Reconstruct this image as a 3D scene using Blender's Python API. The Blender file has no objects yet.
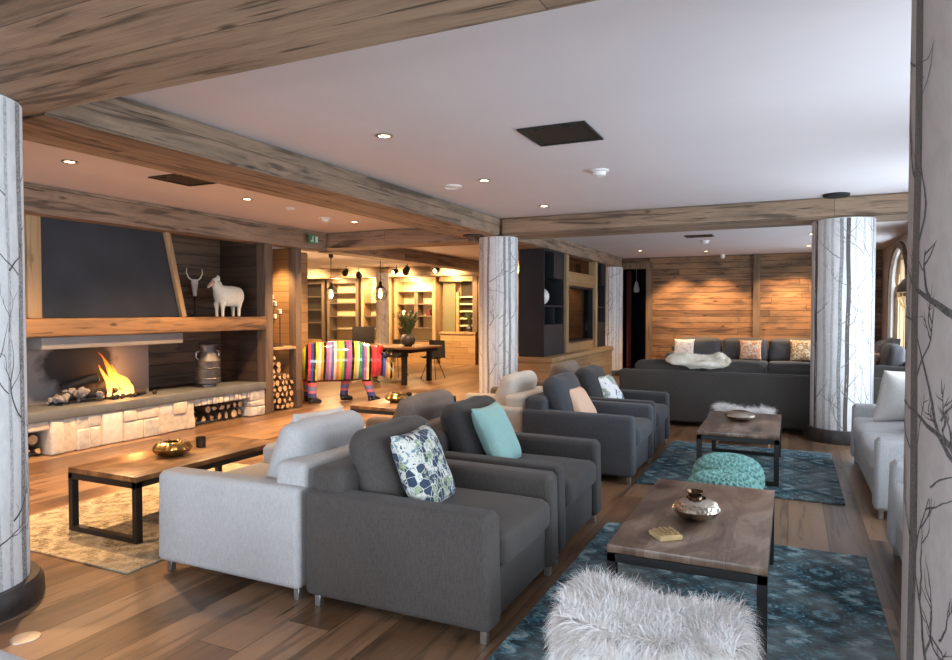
import bpy, bmesh, math, random
from mathutils import Vector, Matrix, noise
C = bpy.context.scene.collection
PI = math.pi
random.seed(7)

# ------------------------------------------------------------------ node helpers
class G:
    def __init__(s, name):
        s.m = bpy.data.materials.new(name); s.m.use_nodes = True
        s.t = s.m.node_tree; s.t.nodes.clear()
        s.out = s.t.nodes.new('ShaderNodeOutputMaterial')
        s.b = s.t.nodes.new('ShaderNodeBsdfPrincipled')
        s.t.links.new(s.b.outputs[0], s.out.inputs[0])
    def n(s, typ, **kw):
        nd = s.t.nodes.new('ShaderNode' + typ)
        for k, v in kw.items(): setattr(nd, k, v)
        return nd
    def l(s, a, b): s.t.links.new(a, b)
    def put(s, sock, v):
        if isinstance(v, (int, float)): sock.default_value = v
        elif isinstance(v, (tuple, list)): sock.default_value = tuple(v) + ((1,) if len(v) == 3 and len(sock.default_value) == 4 else ())
        else: s.l(v, sock)
    def math(s, op, a, b=0.0, c=None, clamp=False):
        nd = s.n('Math', operation=op, use_clamp=clamp)
        s.put(nd.inputs[0], a); s.put(nd.inputs[1], b)
        if c is not None: s.put(nd.inputs[2], c)
        return nd.outputs[0]
    def mix(s, f, a, b, mode='MIX'):
        nd = s.n('Mix', data_type='RGBA', blend_type=mode)
        s.put(nd.inputs[0], f); s.put(nd.inputs[6], a); s.put(nd.inputs[7], b)
        return nd.outputs[2]
    def ramp(s, f, stops, interp='LINEAR'):
        nd = s.n('ValToRGB'); cr = nd.color_ramp; cr.interpolation = interp
        while len(cr.elements) < len(stops): cr.elements.new(0.5)
        for e, (p, c) in zip(cr.elements, stops):
            e.position = p; e.color = (c[0], c[1], c[2], 1) if not isinstance(c, (int, float)) else (c, c, c, 1)
        s.put(nd.inputs[0], f)
        return nd.outputs[0]
    def xyz(s, coord='Object'):
        tc = s.n('TexCoord'); sp = s.n('SeparateXYZ'); s.l(tc.outputs[coord], sp.inputs[0])
        return sp.outputs[0], sp.outputs[1], sp.outputs[2]
    def comb(s, x, y, z=0.0):
        nd = s.n('CombineXYZ'); s.put(nd.inputs[0], x); s.put(nd.inputs[1], y); s.put(nd.inputs[2], z); return nd.outputs[0]
    def noise(s, vec=None, scale=5, detail=3, rough=.5, dist=0, out=0):
        nd = s.n('TexNoise'); nd.inputs['Scale'].default_value = scale; nd.inputs['Detail'].default_value = detail
        nd.inputs['Roughness'].default_value = rough; nd.inputs['Distortion'].default_value = dist
        if vec is None: vec = s.n('TexCoord').outputs['Object']
        s.l(vec, nd.inputs['Vector']); return nd.outputs[out]
    def vor(s, vec, scale, feature='F1', out='Distance', rnd=1.0):
        nd = s.n('TexVoronoi', feature=feature); nd.inputs['Scale'].default_value = scale
        nd.inputs['Randomness'].default_value = rnd
        s.l(vec, nd.inputs['Vector']); return nd.outputs[out]
    def white(s, vec):
        nd = s.n('TexWhiteNoise', noise_dimensions='3D'); s.l(vec, nd.inputs['Vector']); return nd.outputs['Value']
    def bump(s, h, strength=.3, dist=.01):
        nd = s.n('Bump'); nd.inputs['Strength'].default_value = strength; nd.inputs['Distance'].default_value = dist
        s.put(nd.inputs['Height'], h); s.l(nd.outputs[0], s.b.inputs['Normal'])
    def set(s, color=None, rough=None, metal=None, **kw):
        if color is not None: s.put(s.b.inputs['Base Color'], color)
        if rough is not None: s.put(s.b.inputs['Roughness'], rough)
        if metal is not None: s.put(s.b.inputs['Metallic'], metal)
        for k, v in kw.items(): s.put(s.b.inputs[k.replace('_', ' ')], v)
        return s.m

def plain(name, col, rough=.6, metal=0, var=.12, scale=12, bump=0):
    g = G(name); nz = g.noise(scale=scale, detail=4)
    lo = tuple(c * (1 - var) for c in col); hi = tuple(min(1, c * (1 + var)) for c in col)
    g.set(g.ramp(nz, [(.3, lo), (.7, hi)]), rough, metal)
    if bump: g.bump(g.noise(scale=scale * 6, detail=4), bump, .004)
    return g.m

def fabric(name, col, var=.18, weave=420, bump=.35):
    g = G(name); x, y, z = g.xyz()
    tc = g.n('TexCoord').outputs['Object']
    n1 = g.noise(tc, scale=weave * .35, detail=2, rough=.7)
    n2 = g.noise(tc, scale=3, detail=2)
    mp = g.n('Mapping'); mp.inputs['Scale'].default_value = (1, 1, .12); g.l(tc, mp.inputs[0])
    n3 = g.noise(mp.outputs[0], scale=weave * .5, detail=1)
    v = g.math('ADD', g.math('MULTIPLY', n1, .55), g.math('MULTIPLY', n3, .45))
    v = g.math('ADD', g.math('MULTIPLY', v, .8), g.math('MULTIPLY', n2, .2))
    lo = tuple(c * (1 - var * 1.6) for c in col); hi = tuple(min(1, c * (1 + var * 1.6)) for c in col)
    g.set(g.ramp(v, [(.35, lo), (.65, hi)]), .92, 0)
    g.b.inputs['Sheen Weight'].default_value = .08
    g.b.inputs['Sheen Roughness'].default_value = .4
    g.bump(n1, bump, .002)
    return g.m

def wood(name, stops, u='x', v='z', width=.17, length=2.4, gap=.02, rough=.62, bump=.5, knots=.5, streak=.6, plankvar=.55, gapdark=.25, us=1.0, gd=(.02, .012, .007), spec=.5, stain=.0):
    """reclaimed boards running along u, stacked along v (v may be the sum of two axes)"""
    g = G(name); X = dict(zip('xyz', g.xyz()))
    U = X[u]; V = X[v[0]]
    for ch in v[1:]: V = g.math('ADD', V, X[ch])
    W = g.math('DIVIDE', V, width); row = g.math('FLOOR', W); fr = g.math('FRACT', W)
    r1 = g.white(g.comb(row, 3.7, 1.1))
    UU = g.math('ADD', g.math('DIVIDE', U, length), g.math('MULTIPLY', r1, 9.3))
    cell = g.math('FLOOR', UU); fu = g.math('FRACT', UU)
    idv = g.white(g.comb(row, cell, .5)); id2 = g.white(g.comb(cell, row, 7.5))
    gv = g.comb(g.math('ADD', g.math('MULTIPLY', U, 1.1 * us), g.math('MULTIPLY', idv, 37)), g.math('ADD', g.math('MULTIPLY', V, 11), g.math('MULTIPLY', id2, 19)), g.math('MULTIPLY', id2, 5))
    big = g.noise(gv, scale=1.0, detail=4, rough=.6, dist=.9)
    gv2 = g.comb(g.math('MULTIPLY', U, 3.0 * us), g.math('MULTIPLY', V, 90), idv)
    fine = g.noise(gv2, scale=1.0, detail=3, rough=.6, dist=.3)
    val = g.math('ADD', g.math('MULTIPLY', idv, plankvar), g.math('MULTIPLY', big, 1 - plankvar))
    val = g.math('ADD', val, g.math('MULTIPLY', g.math('SUBTRACT', fine, .5), .35))
    col = g.ramp(val, stops)
    # dark streaks and knots
    st = g.ramp(big, [(.36, 0.0), (.46, 1.0)])
    col = g.mix(g.math('MULTIPLY', g.math('SUBTRACT', 1.0, st), streak), col, g.mix(.75, col, gd))
    kv = g.comb(g.math('ADD', g.math('MULTIPLY', U, 2.1), g.math('MULTIPLY', idv, 11)), g.math('MULTIPLY', V, 5.5), 0.0)
    kd = g.vor(kv, 1.0)
    km = g.ramp(kd, [(.05, 1.0), (.13, 0.0)])
    col = g.mix(g.math('MULTIPLY', km, knots), col, gd)
    if stain:
        sn = g.noise(g.comb(g.math('MULTIPLY', U, .9), g.math('MULTIPLY', V, 2.6), 3.3), scale=1.3, detail=5, rough=.65, dist=.5)
        col = g.mix(g.math('MULTIPLY', g.ramp(sn, [(.46, 0.), (.66, 1.)]), stain), col, g.mix(.8, col, (.05, .036, .026)))
        crk = g.noise(g.comb(g.math('MULTIPLY', U, 1.6), g.math('MULTIPLY', V, 34), 8.), scale=1.0, detail=2, dist=.4)
        col = g.mix(g.ramp(crk, [(.29, .8), (.335, 0.)]), col, gd)
    e = g.math('MINIMUM', fr, g.math('SUBTRACT', 1.0, fr))
    e2 = g.math('MULTIPLY', g.math('MINIMUM', fu, g.math('SUBTRACT', 1.0, fu)), length / width)
    em = g.math('LESS_THAN', g.math('MINIMUM', e, e2), gap)
    col = g.mix(g.math('MULTIPLY', em, 1 - gapdark), col, gd)
    h = g.math('SUBTRACT', g.math('ADD', g.math('MULTIPLY', fine, .5), g.math('MULTIPLY', idv, .6)), g.math('MULTIPLY', em, 1.2))
    h = g.math('SUBTRACT', h, g.math('MULTIPLY', km, .4))
    g.set(col, g.math('ADD', rough - .12, g.math('MULTIPLY', fine, .25)), 0)
    g.b.inputs['Specular IOR Level'].default_value = spec
    g.bump(h, bump, .006)
    return g.m

M = {}
DK = (.03, .017, .009)
def S(*a): return [(i / (len(a) - 1), c) for i, c in enumerate(a)]
GREYB = S((.08, .052, .035), (.22, .145, .092), (.36, .25, .165), (.50, .38, .26))
M['beam_x'] = wood('reclaimed_beam_x', GREYB, 'x', 'yz', .36, 7.3, .008, .75, 1, .8, .8, .25, .4, stain=.45)
M['beam_y'] = wood('reclaimed_beam_y', GREYB, 'y', 'xz', .31, 7.7, .008, .75, 1, .8, .8, .25, .4, stain=.45)
M['wall_x'] = wood('reclaimed_boards_x', S((.05, .028, .016), (.15, .08, .04), (.33, .17, .075), (.27, .165, .09), (.19, .135, .095)), 'x', 'z', .135, 3.6, .03, .7, .9, .9, .8, .5, .15, stain=.75)
M['wall_y'] = wood('dark_boards_y', S((.03, .018, .011), (.085, .048, .026), (.16, .095, .052), (.20, .135, .09)), 'y', 'z', .15, 2.8, .03, .7, 1, .6, .8, .6, .1, stain=.5)
M['wall_dx'] = wood('dark_boards_x', S((.022, .012, .008), (.055, .03, .018), (.10, .058, .033)), 'x', 'z', .15, 2.8, .03, .7, 1, .6, .8, .6, .1, stain=.5)
M['warm_y'] = wood('honey_boards_y', S((.22, .12, .052), (.38, .22, .092), (.50, .31, .145)), 'y', 'z', .16, 1.6, .02, .65, .5, .5, .3, .5, .3)
M['warm_x'] = wood('honey_boards_x', S((.28, .16, .07), (.42, .25, .11), (.52, .34, .17)), 'x', 'z', .16, 1.6, .02, .65, .5, .5, .3, .5, .3)
M['post'] = wood('grey_post', S((.07, .045, .03), (.15, .10, .065), (.22, .155, .10)), 'z', 'xy', .4, 3.5, .006, .75, .7, .4, .5, .35, .4)
M['post_warm'] = wood('honey_post', S((.28, .17, .08), (.40, .26, .13), (.52, .36, .19)), 'z', 'xy', .4, 3.5, .006, .7, .5, .4, .4, .35, .4)
M['post_mid'] = wood('brown_post', S((.10, .055, .028), (.19, .115, .062), (.27, .175, .10)), 'z', 'xy', .4, 3.5, .006, .7, .6, .5, .5, .35, .4)
M['mantel'] = wood('mantel_timber', S((.07, .036, .016), (.20, .105, .045), (.36, .21, .10)), 'y', 'xz', .5, 19, .004, .7, 1, .9, 1, .2, .4, stain=.8)
M['floor'] = wood('oak_floor', S((.07, .040, .024), (.15, .083, .046), (.27, .16, .09), (.35, .23, .145)), 'y', 'x', .235, 2.2, .012, .36, .25, .8, .6, .6, .3, us=.8, stain=.35)
M['table'] = wood('table_wood', S((.05, .03, .02), (.12, .072, .047), (.20, .13, .088), (.26, .185, .135)), 'y', 'x', .7, 4, .003, .3, .35, .5, .6, .2, .5, us=2.2)
M['table_warm'] = wood('table_wood_warm', S((.07, .035, .016), (.16, .08, .035), (.26, .14, .065), (.33, .20, .10)), 'y', 'x', .7, 4, .003, .3, .35, .5, .6, .2, .5, us=2.2)
def rosewood(name, stops):
    g = G(name); x, y, z = g.xyz()
    oi = g.math('MULTIPLY', g.n('ObjectInfo').outputs['Random'], 9.)
    big = g.noise(g.comb(g.math('MULTIPLY', x, 4.2), g.math('ADD', g.math('MULTIPLY', y, 1.5), oi), oi), scale=1.0, detail=3, rough=.5, dist=1.6)
    fine = g.noise(g.comb(g.math('MULTIPLY', x, 60), g.math('MULTIPLY', y, 3), 0.), scale=1.0, detail=3)
    brd = g.white(g.comb(g.math('FLOOR', g.math('DIVIDE', x, .165)), 2.2, 1.))
    v = g.math('ADD', g.math('MULTIPLY', big, .8), g.math('MULTIPLY', fine, .16)); v = g.math('ADD', v, g.math('MULTIPLY', brd, .10))
    rings = g.math('SINE', g.math('MULTIPLY', big, 55))
    c = g.ramp(v, stops); c = g.mix(g.math('MULTIPLY', g.math('GREATER_THAN', rings, .55), .38), c, g.mix(.6, c, (.02, .012, .01)))
    seam = g.math('LESS_THAN', g.math('FRACT', g.math('DIVIDE', x, .165)), .012)
    c = g.mix(g.math('MULTIPLY', seam, .7), c, (.02, .012, .01))
    g.set(c, g.math('ADD', .26, g.math('MULTIPLY', fine, .16))); g.bump(fine, .12, .003); return g.m
M['table'] = rosewood('rosewood_grey', [(.38, (.045, .028, .02)), (.5, (.14, .085, .057)), (.6, (.22, .15, .105)), (.72, (.32, .24, .18))])
M['table_warm'] = rosewood('rosewood_warm', [(.38, (.05, .024, .012)), (.5, (.16, .08, .035)), (.6, (.27, .145, .065)), (.72, (.36, .22, .11))])
M['ceil'] = plain('white_ceiling_paint', (.66, .62, .63), .9, 0, .02, 1.5)
M['plaster'] = plain('grey_wall_paint', (.5, .46, .42), .9, 0, .03, 2)
M['black'] = plain('black_metal', (.005, .0045, .0045), .6, .0, .2, 20)
M['blackmatt'] = plain('black_matt', (.012, .012, .013), .75, 0, .2, 20)
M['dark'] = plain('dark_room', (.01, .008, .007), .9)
M['steel'] = plain('brushed_steel', (.42, .40, .38), .35, .9, .1, 40)
M['slate'] = plain('dark_slate_panel', (.013, .015, .020), .55, .1, .35, 3, .1)
M['greystone'] = plain('grey_hearth_stone', (.10, .107, .112), .6, 0, .18, 6, .2)
M['lintel'] = plain('grey_lintel_metal', (.20, .185, .17), .6, 0, .08, 4)
M['ceram'] = plain('white_ceramic', (.8, .77, .72), .35, 0, .03)
M['plastic'] = plain('white_plastic', (.75, .74, .72), .4, 0, .03)
M['wax'] = plain('candle_wax', (.82, .76, .62), .6, 0, .04)
M['brass'] = plain('aged_brass', (.42, .30, .13), .3, 1, .25, 9, .1)
M['mirror'] = plain('dark_glass_back', (.05, .04, .03), .15, 0)
M['red'] = plain('dark_red_curtain', (.10, .012, .012), .8)
M['leaf'] = plain('plant_leaf', (.06, .09, .03), .6, 0, .3, 30)
M['pot'] = plain('dark_pot', (.045, .04, .042), .45, 0, .2, 10)
M['bark'] = plain('log_bark', (.12, .07, .04), .9, 0, .4, 30, .5)
M['char'] = plain('charred_log', (.012, .010, .009), .9, 0, .4, 30, .6)
M['ash'] = plain('grey_ash', (.22, .2, .19), .95, 0, .4, 20, .5)
M['green'] = plain('exit_green', (.02, .22, .09), .5, 0, .02)
M['olive'] = plain('olive_panel', (.16, .14, .075), .7, 0, .05)
M['cream'] = plain('cream_panel', (.75, .62, .36), .7, 0, .03)
M['zinc'] = plain('galvanised_zinc', (.11, .11, .115), .5, .8, .35, 9, .1)
M['f_dark'] = fabric('taupe_grey_weave', (.064, .055, .049))
M['f_char'] = fabric('charcoal_weave', (.036, .032, .031))
M['f_slate'] = fabric('slate_weave', (.052, .055, .062))
M['f_char2'] = fabric('dark_slate_weave', (.032, .031, .033))
M['f_white'] = fabric('offwhite_weave', (.45, .44, .435), .1)
M['f_taupe'] = fabric('taupe_weave', (.17, .13, .105))
M['f_cream'] = fabric('cream_weave', (.60, .54, .47), .08)
M['f_light'] = fabric('light_grey_weave', (.40, .40, .405), .1)
M['f_sofa'] = fabric('dark_sofa_weave', (.050, .045, .040))
M['f_sofab'] = fabric('steel_blue_grey_weave', (.085, .085, .09))
M['c_mint'] = fabric('mint_cloth', (.26, .44, .41), .08)
M['c_peach'] = fabric('peach_cloth', (.66, .44, .32), .08)
M['c_white'] = fabric('white_cloth', (.62, .59, .56), .08)
M['c_green'] = fabric('grey_green_cloth', (.16, .2, .18), .12)

def emis(name, col, st):
    g = G(name); g.set((.8, .8, .8), .5)
    g.put(g.b.inputs['Emission Color'], col); g.b.inputs['Emission Strength'].default_value = st
    return g.m
M['e_down'] = emis('downlight_glow', (1, .72, .42), 14)
M['e_bulb'] = emis('bulb_glow', (1, .6, .25), 9)
M['e_spot'] = emis('spot_glow', (1, .72, .38), 14)
M['e_ember'] = emis('ember_glow', (1, .16, .02), 2.5)
def flame():
    g = G('flame'); x, y, z = g.xyz()
    nz = g.noise(scale=9, detail=2)
    v = g.math('ADD', g.math('MULTIPLY', z, 1.9), g.math('MULTIPLY', nz, .35))
    col = g.ramp(v, [(.12, (1, .50, .12)), (.45, (1, .33, .05)), (.8, (.9, .13, .01))])
    e = g.n('Emission'); g.l(col, e.inputs[0]); e.inputs[1].default_value = 4.5
    t = g.n('BsdfTransparent'); mx = g.n('MixShader')
    lw = g.n('LayerWeight'); lw.inputs[0].default_value = .35
    fac = g.math('ADD', g.math('MULTIPLY', lw.outputs['Facing'], 1.1), g.ramp(g.math('MULTIPLY', z, 2.3), [(.55, 0.), (1., .6)]), clamp=True)
    g.l(fac, mx.inputs[0]); g.l(e.outputs[0], mx.inputs[1]); g.l(t.outputs[0], mx.inputs[2])
    g.l(mx.outputs[0], g.out.inputs[0]); return g.m
M['flame'] = flame()
def glass(name, tint=(1, 1, 1), gl=.08, r=.02):
    g = G(name); t = g.n('BsdfTransparent'); t.inputs[0].default_value = tint + (1,)
    s = g.n('BsdfGlossy'); s.inputs['Roughness'].default_value = r
    mx = g.n('MixShader'); mx.inputs[0].default_value = gl
    g.l(t.outputs[0], mx.inputs[1]); g.l(s.outputs[0], mx.inputs[2]); g.l(mx.outputs[0], g.out.inputs[0]); return g.m
M['glass'] = glass('window_glass'); M['glass_dk'] = glass('smoked_glass', (.55, .5, .45), .12)

def bark_paper(name, lo, hi, sc=60):
    g = G(name); x, y, z = g.xyz()
    v = g.comb(g.math('MULTIPLY', x, 3.), g.math('MULTIPLY', y, 3.), g.math('MULTIPLY', z, 1.4))
    nz = g.noise(v, scale=sc, detail=3, rough=.7)
    g.set(g.ramp(nz, [(.38, lo), (.58, hi)]), .75); return g.m
M['paper'] = bark_paper('birch_wallpaper_ground', (.66, .66, .66), (.74, .74, .735), 8)
M['paper_shaded'] = bark_paper('birch_wallpaper_ground_shaded', (.30, .262, .245), (.33, .29, .27), 8)  # same wallpaper ground, with the nearest column's pinkish shade put into the colour
M['tr_faint'] = bark_paper('trunk_faint', (.36, .36, .36), (.60, .60, .60), 40)
M['tr_mid'] = bark_paper('trunk_mid', (.10, .10, .10), (.42, .42, .42), 55)
M['tr_dark'] = bark_paper('trunk_dark', (.05, .044, .04), (.12, .105, .096), 120)
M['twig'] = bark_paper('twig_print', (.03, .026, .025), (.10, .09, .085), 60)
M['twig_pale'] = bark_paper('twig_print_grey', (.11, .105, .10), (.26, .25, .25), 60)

def rug_mat(name, cols, scale, soft):
    g = G(name); x, y, z = g.xyz()
    nzc = g.noise(scale=7, detail=2, out=1)
    vec = g.n('Mix', data_type='VECTOR'); vec.inputs[0].default_value = .035
    g.l(g.n('TexCoord').outputs['Object'], vec.inputs[4]); g.l(nzc, vec.inputs[5])
    p = vec.outputs[1]
    px = g.math('PINGPONG', g.math('ADD', x, 5.), .23); py = g.math('PINGPONG', g.math('ADD', y, 5.), .29)
    p = g.comb(px, py, .0)
    lat = g.math('SINE', g.math('MULTIPLY', g.math('ADD', px, py), 40))
    p2 = g.comb(g.math('PINGPONG', g.math('ADD', x, 5.), .115), g.math('PINGPONG', g.math('ADD', y, 5.), .145), .4)
    ve = g.vor(p2, scale * 1.6, 'DISTANCE_TO_EDGE'); v1 = g.vor(p, scale * 2.2, 'F1')
    n1 = g.noise(p, scale=scale * 2.1, detail=5, rough=.65, dist=1.9)
    wear = g.noise(scale=2.2, detail=5, rough=.65)
    v = g.math('ADD', g.math('MULTIPLY', n1, .85), g.math('MULTIPLY', lat, .05))
    v = g.math('ADD', v, g.math('MULTIPLY', v1, .08))
    col = g.ramp(v, cols)
    line = g.ramp(ve, [(.02, .45), (.07, 0.0)])
    col = g.mix(g.math('MULTIPLY', line, .75), col, soft[0])
    col = g.mix(g.ramp(wear, [(.42, 0.), (.68, .7)]), col, soft[1])
    g.set(col, .95); g.bump(g.noise(scale=260, detail=1), .5, .003); return g.m
M['rug_teal'] = rug_mat('teal_worn_rug', [(.41, (.010, .024, .034)), (.48, (.03, .10, .14)), (.53, (.09, .24, .29)), (.58, (.27, .38, .40)), (.66, (.42, .47, .46))], 6, [(.012, .035, .05), (.26, .30, .295)])
M['rug_beige'] = rug_mat('beige_leafy_rug', [(.36, (.13, .10, .06)), (.46, (.34, .28, .18)), (.6, (.52, .45, .33)), (.74, (.60, .53, .42))], 13, [(.04, .045, .04), (.50, .43, .31)])

def pattern(name, cols, scale, bg):
    g = G(name); tc = g.n('TexCoord').outputs['Object']
    v = g.vor(tc, scale, 'F1', 'Color', .85); sp = g.n('SeparateColor'); g.l(v, sp.inputs[0])
    e = g.vor(tc, scale, 'DISTANCE_TO_EDGE', 'Distance', .85)
    n1 = g.noise(tc, scale=scale * 1.3, detail=3, dist=1.5)
    col = g.ramp(g.math('ADD', g.math('MULTIPLY', sp.outputs[0], .6), g.math('MULTIPLY', n1, .4)), cols, 'CONSTANT')
    col = g.mix(g.math('LESS_THAN', e, .025), col, bg)
    g.set(col, .9); g.bump(g.noise(scale=300), .3, .002); return g.m
M['p_geo'] = pattern('navy_green_geometric_print', [(0, (.03, .05, .09)), (.38, (.62, .62, .55)), (.47, (.16, .24, .28)), (.54, (.60, .62, .58)), (.62, (.30, .36, .22)), (.7, (.04, .06, .10))], 24, (.62, .62, .57))
M['p_blue'] = pattern('blue_white_geometric_print', [(0, (.7, .7, .7)), (.45, (.03, .1, .2)), (.52, (.7, .7, .68)), (.62, (.3, .36, .3))], 9, (.7, .7, .7))
M['p_rust'] = pattern('rust_cream_print', [(0, (.62, .25, .12)), (.42, (.75, .6, .45)), (.52, (.6, .22, .10)), (.62, (.8, .7, .55))], 34, (.75, .6, .48))
M['p_gold'] = pattern('gold_cream_print', [(0, (.35, .17, .06)), (.42, (.75, .55, .3)), (.5, (.5, .28, .1)), (.6, (.8, .68, .48))], 44, (.78, .62, .42))
M['p_pale'] = pattern('white_grey_print', [(0, (.75, .72, .72)), (.5, (.45, .38, .42)), (.56, (.8, .77, .75))], 22, (.78, .76, .74))

def fur_mat(name, a, b):
    g = G(name); nz = g.noise(scale=14, detail=2)
    g.set(g.ramp(nz, [(.3, a), (.65, b)]), .7); g.b.inputs['Sheen Weight'].default_value = .3; return g.m
M['fur'] = fur_mat('white_shaggy_fur', (.66, .60, .55), (.86, .84, .83))
M['fur_cream'] = fur_mat('cream_sheepskin', (.80, .72, .56), (.92, .88, .78))
M['fur_taupe'] = fur_mat('brown_shaggy_fur', (.20, .16, .13), (.36, .30, .26))
M['knit'] = fabric('turquoise_wool', (.18, .38, .345), .12, 200)
M['lamb'] = plain('cream_fleece', (.70, .66, .55), .9, 0, .08, 40, .8)
M['lambface'] = plain('pink_face', (.66, .40, .28), .7)
def hammered():
    g = G('hammered_silver'); d = g.vor(g.n('TexCoord').outputs['Object'], 60)
    g.set((.52, .46, .38), .22, 1); g.bump(d, .6, .004); return g.m
M['hammer'] = hammered()
def logend():
    g = G('cut_log_end'); nz = g.noise(scale=22, detail=4, rough=.6)
    oi = g.n('ObjectInfo')
    c = g.ramp(nz, [(.3, (.42, .25, .12)), (.6, (.66, .46, .26))])
    g.set(g.mix(g.math('MULTIPLY', oi.outputs['Random'], .5), c, (.30, .17, .08)), .85); return g.m
M['logend'] = logend()
def soot():
    g = G('sooty_grey_plate'); x, y, z = g.xyz()
    dy = g.math('DIVIDE', g.math('SUBTRACT', y, 4.86), .62); dz = g.math('DIVIDE', g.math('SUBTRACT', z, .88), .46)
    d = g.math('ADD', g.math('MULTIPLY', dy, dy), g.math('MULTIPLY', dz, dz))
    d = g.math('ADD', d, g.math('MULTIPLY', g.noise(scale=5, detail=4), .8))
    g.set(g.ramp(d, [(.75, (.008, .008, .009)), (1., (.16, .145, .14))]), .8)
    return g.m
M['soot'] = soot()
def bull_mat():
    g = G('striped_lacquer'); x, y, z = g.xyz()
    pal = [(.80, .78, .72), (.5, .62, .03), (.01, .01, .012), (.75, .07, .10), (.05, .07, .28), (.02, .02, .025), (.80, .58, .06), (.85, .8, .7), (.75, .36, .03), (.01, .01, .01),
           (.32, .16, .36), (.55, .30, .50), (.12, .14, .42), (.85, .78, .66), (.85, .30, .08), (.85, .70, .08), (.30, .48, .05), (.05, .06, .22), (.60, .10, .22), (.35, .15, .35),
           (.01, .01, .01), (.85, .65, .08), (.82, .76, .6), (.06, .35, .10), (.08, .10, .32), (.40, .16, .34), (.85, .76, .3), (.01, .01, .01), (.78, .05, .06), (.80, .08, .10), (.78, .05, .06), (.78, .06, .08),
           (.02, .03, .08), (.08, .16, .50), (.78, .36, .30), (.85, .62, .12), (.02, .02, .03), (.80, .5, .12)]
    n = len(pal)
    t = g.math('DIVIDE', g.math('ADD', x, .95), 1.9)
    wob = g.math('MULTIPLY', g.math('SINE', g.math('MULTIPLY', z, 5)), .006)
    t = g.math('ADD', t, wob)
    # two ramps because one holds 32 stops
    h = 19
    ra = g.ramp(g.math('MULTIPLY', t, 2.0), [(i / h, pal[i]) for i in range(h)], 'CONSTANT')
    rb = g.ramp(g.math('SUBTRACT', g.math('MULTIPLY', t, 2.0), 1.0), [(i / h, pal[i + h]) for i in range(h)], 'CONSTANT')
    body = g.mix(g.math('GREATER_THAN', t, .5), ra, rb)
    legs = g.ramp(g.math('DIVIDE', z, .40), [(0, (.008, .008, .010)), (.27, (.05, .08, .28)), (.44, (.70, .20, .30)), (.54, (.20, .22, .45)), (.72, (.72, .14, .16)), (.88, (.01, .01, .01))], 'CONSTANT')
    f = g.math('LESS_THAN', z, .385)
    f = g.math('MULTIPLY', f, g.math('LESS_THAN', x, .62))
    g.set(g.mix(f, body, legs), .12); g.b.inputs['Coat Weight'].default_value = .6; g.b.inputs['Coat Roughness'].default_value = .05
    return g.m
M['bull'] = bull_mat()

# ------------------------------------------------------------------ mesh helpers
def obj(name, bm, mats, parent=None, smooth=True, angle=40, loc=None, rot=None):
    me = bpy.data.meshes.new(name)
    bmesh.ops.recalc_face_normals(bm, faces=bm.faces) if not bm.faces or len(bm.faces) < 20000 else None
    bm.to_mesh(me); bm.free()
    if not isinstance(mats, (list, tuple)): mats = [mats]
    for m in mats: me.materials.append(m)
    if smooth:
        me.shade_smooth(); me.set_sharp_from_angle(angle=math.radians(angle))
    o = bpy.data.objects.new(name, me); C.objects.link(o)
    if parent: o.parent = parent
    if loc: o.location = loc
    if rot: o.rotation_euler = rot
    return o
def thing(name, label, cat, loc=(0, 0, 0), rz=0, group=None):
    o = bpy.data.objects.new(name, None); C.objects.link(o); o.empty_display_size = .1
    o.location = loc; o.rotation_euler = (0, 0, rz); o['label'] = label; o['category'] = cat
    if group: o['group'] = group
    return o
def tag(o, label, cat, group=None, kind=None):
    o['label'] = label; o['category'] = cat
    if group: o['group'] = group
    if kind: o['kind'] = kind
    return o
def struct(name, bm, m, parent=None, smooth=False):
    o = obj(name, bm, m, parent, smooth)
    if not parent: o['kind'] = 'structure'
    return o
def dup(root, loc, rz, label, group=None):
    r = root.copy(); C.objects.link(r); r.location = loc; r.rotation_euler = (0, 0, rz); r['label'] = label
    if group: r['group'] = group
    def rec(a, b):
        for ch in list(a.children):
            c = ch.copy(); C.objects.link(c); c.parent = b; rec(ch, c)
    rec(root, r)
    return r
def recolor(root, mp):
    for ch in root.children_recursive:
        if ch.type == 'MESH':
            for k, s in enumerate(ch.material_slots):
                if s.material and s.material.name in mp:
                    nm = mp[s.material.name]; s.link = 'OBJECT'; s.material = nm

def BM(): return bmesh.new()
def box(bm, x0, x1, y0, y1, z0, z1, r=0, seg=3, mi=0):
    vs = bmesh.ops.create_cube(bm, size=1)['verts']
    for v in vs:
        v.co = Vector((x0 + (v.co.x + .5) * (x1 - x0), y0 + (v.co.y + .5) * (y1 - y0), z0 + (v.co.z + .5) * (z1 - z0)))
    fs = {f for v in vs for f in v.link_faces}
    for f in fs: f.material_index = mi
    if r > 0:
        es = list({e for v in vs for e in v.link_edges})
        r = min(r, .49 * min(abs(x1 - x0), abs(y1 - y0), abs(z1 - z0)))
        bmesh.ops.bevel(bm, geom=es, offset=r, segments=seg, profile=.5, affect='EDGES')
    return vs
def B(*a, **k):
    bm = BM(); box(bm, *a, **k); return bm
def lathe(bm, prof, seg=32, c=(0, 0), mi=0):
    rings = []
    for r, z in prof:
        if r < 1e-5: rings.append([bm.verts.new((c[0], c[1], z))])
        else: rings.append([bm.verts.new((c[0] + r * math.cos(2 * PI * i / seg), c[1] + r * math.sin(2 * PI * i / seg), z)) for i in range(seg)])
    for a, b in zip(rings, rings[1:]):
        for i in range(seg):
            j = (i + 1) % seg
            if len(a) == 1 and len(b) == 1: continue
            if len(a) == 1: f = bm.faces.new((a[0], b[i], b[j]))
            elif len(b) == 1: f = bm.faces.new((a[i], b[0], a[j]))
            else: f = bm.faces.new((a[i], b[i], b[j], a[j]))
            f.material_index = mi
    return bm
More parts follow.
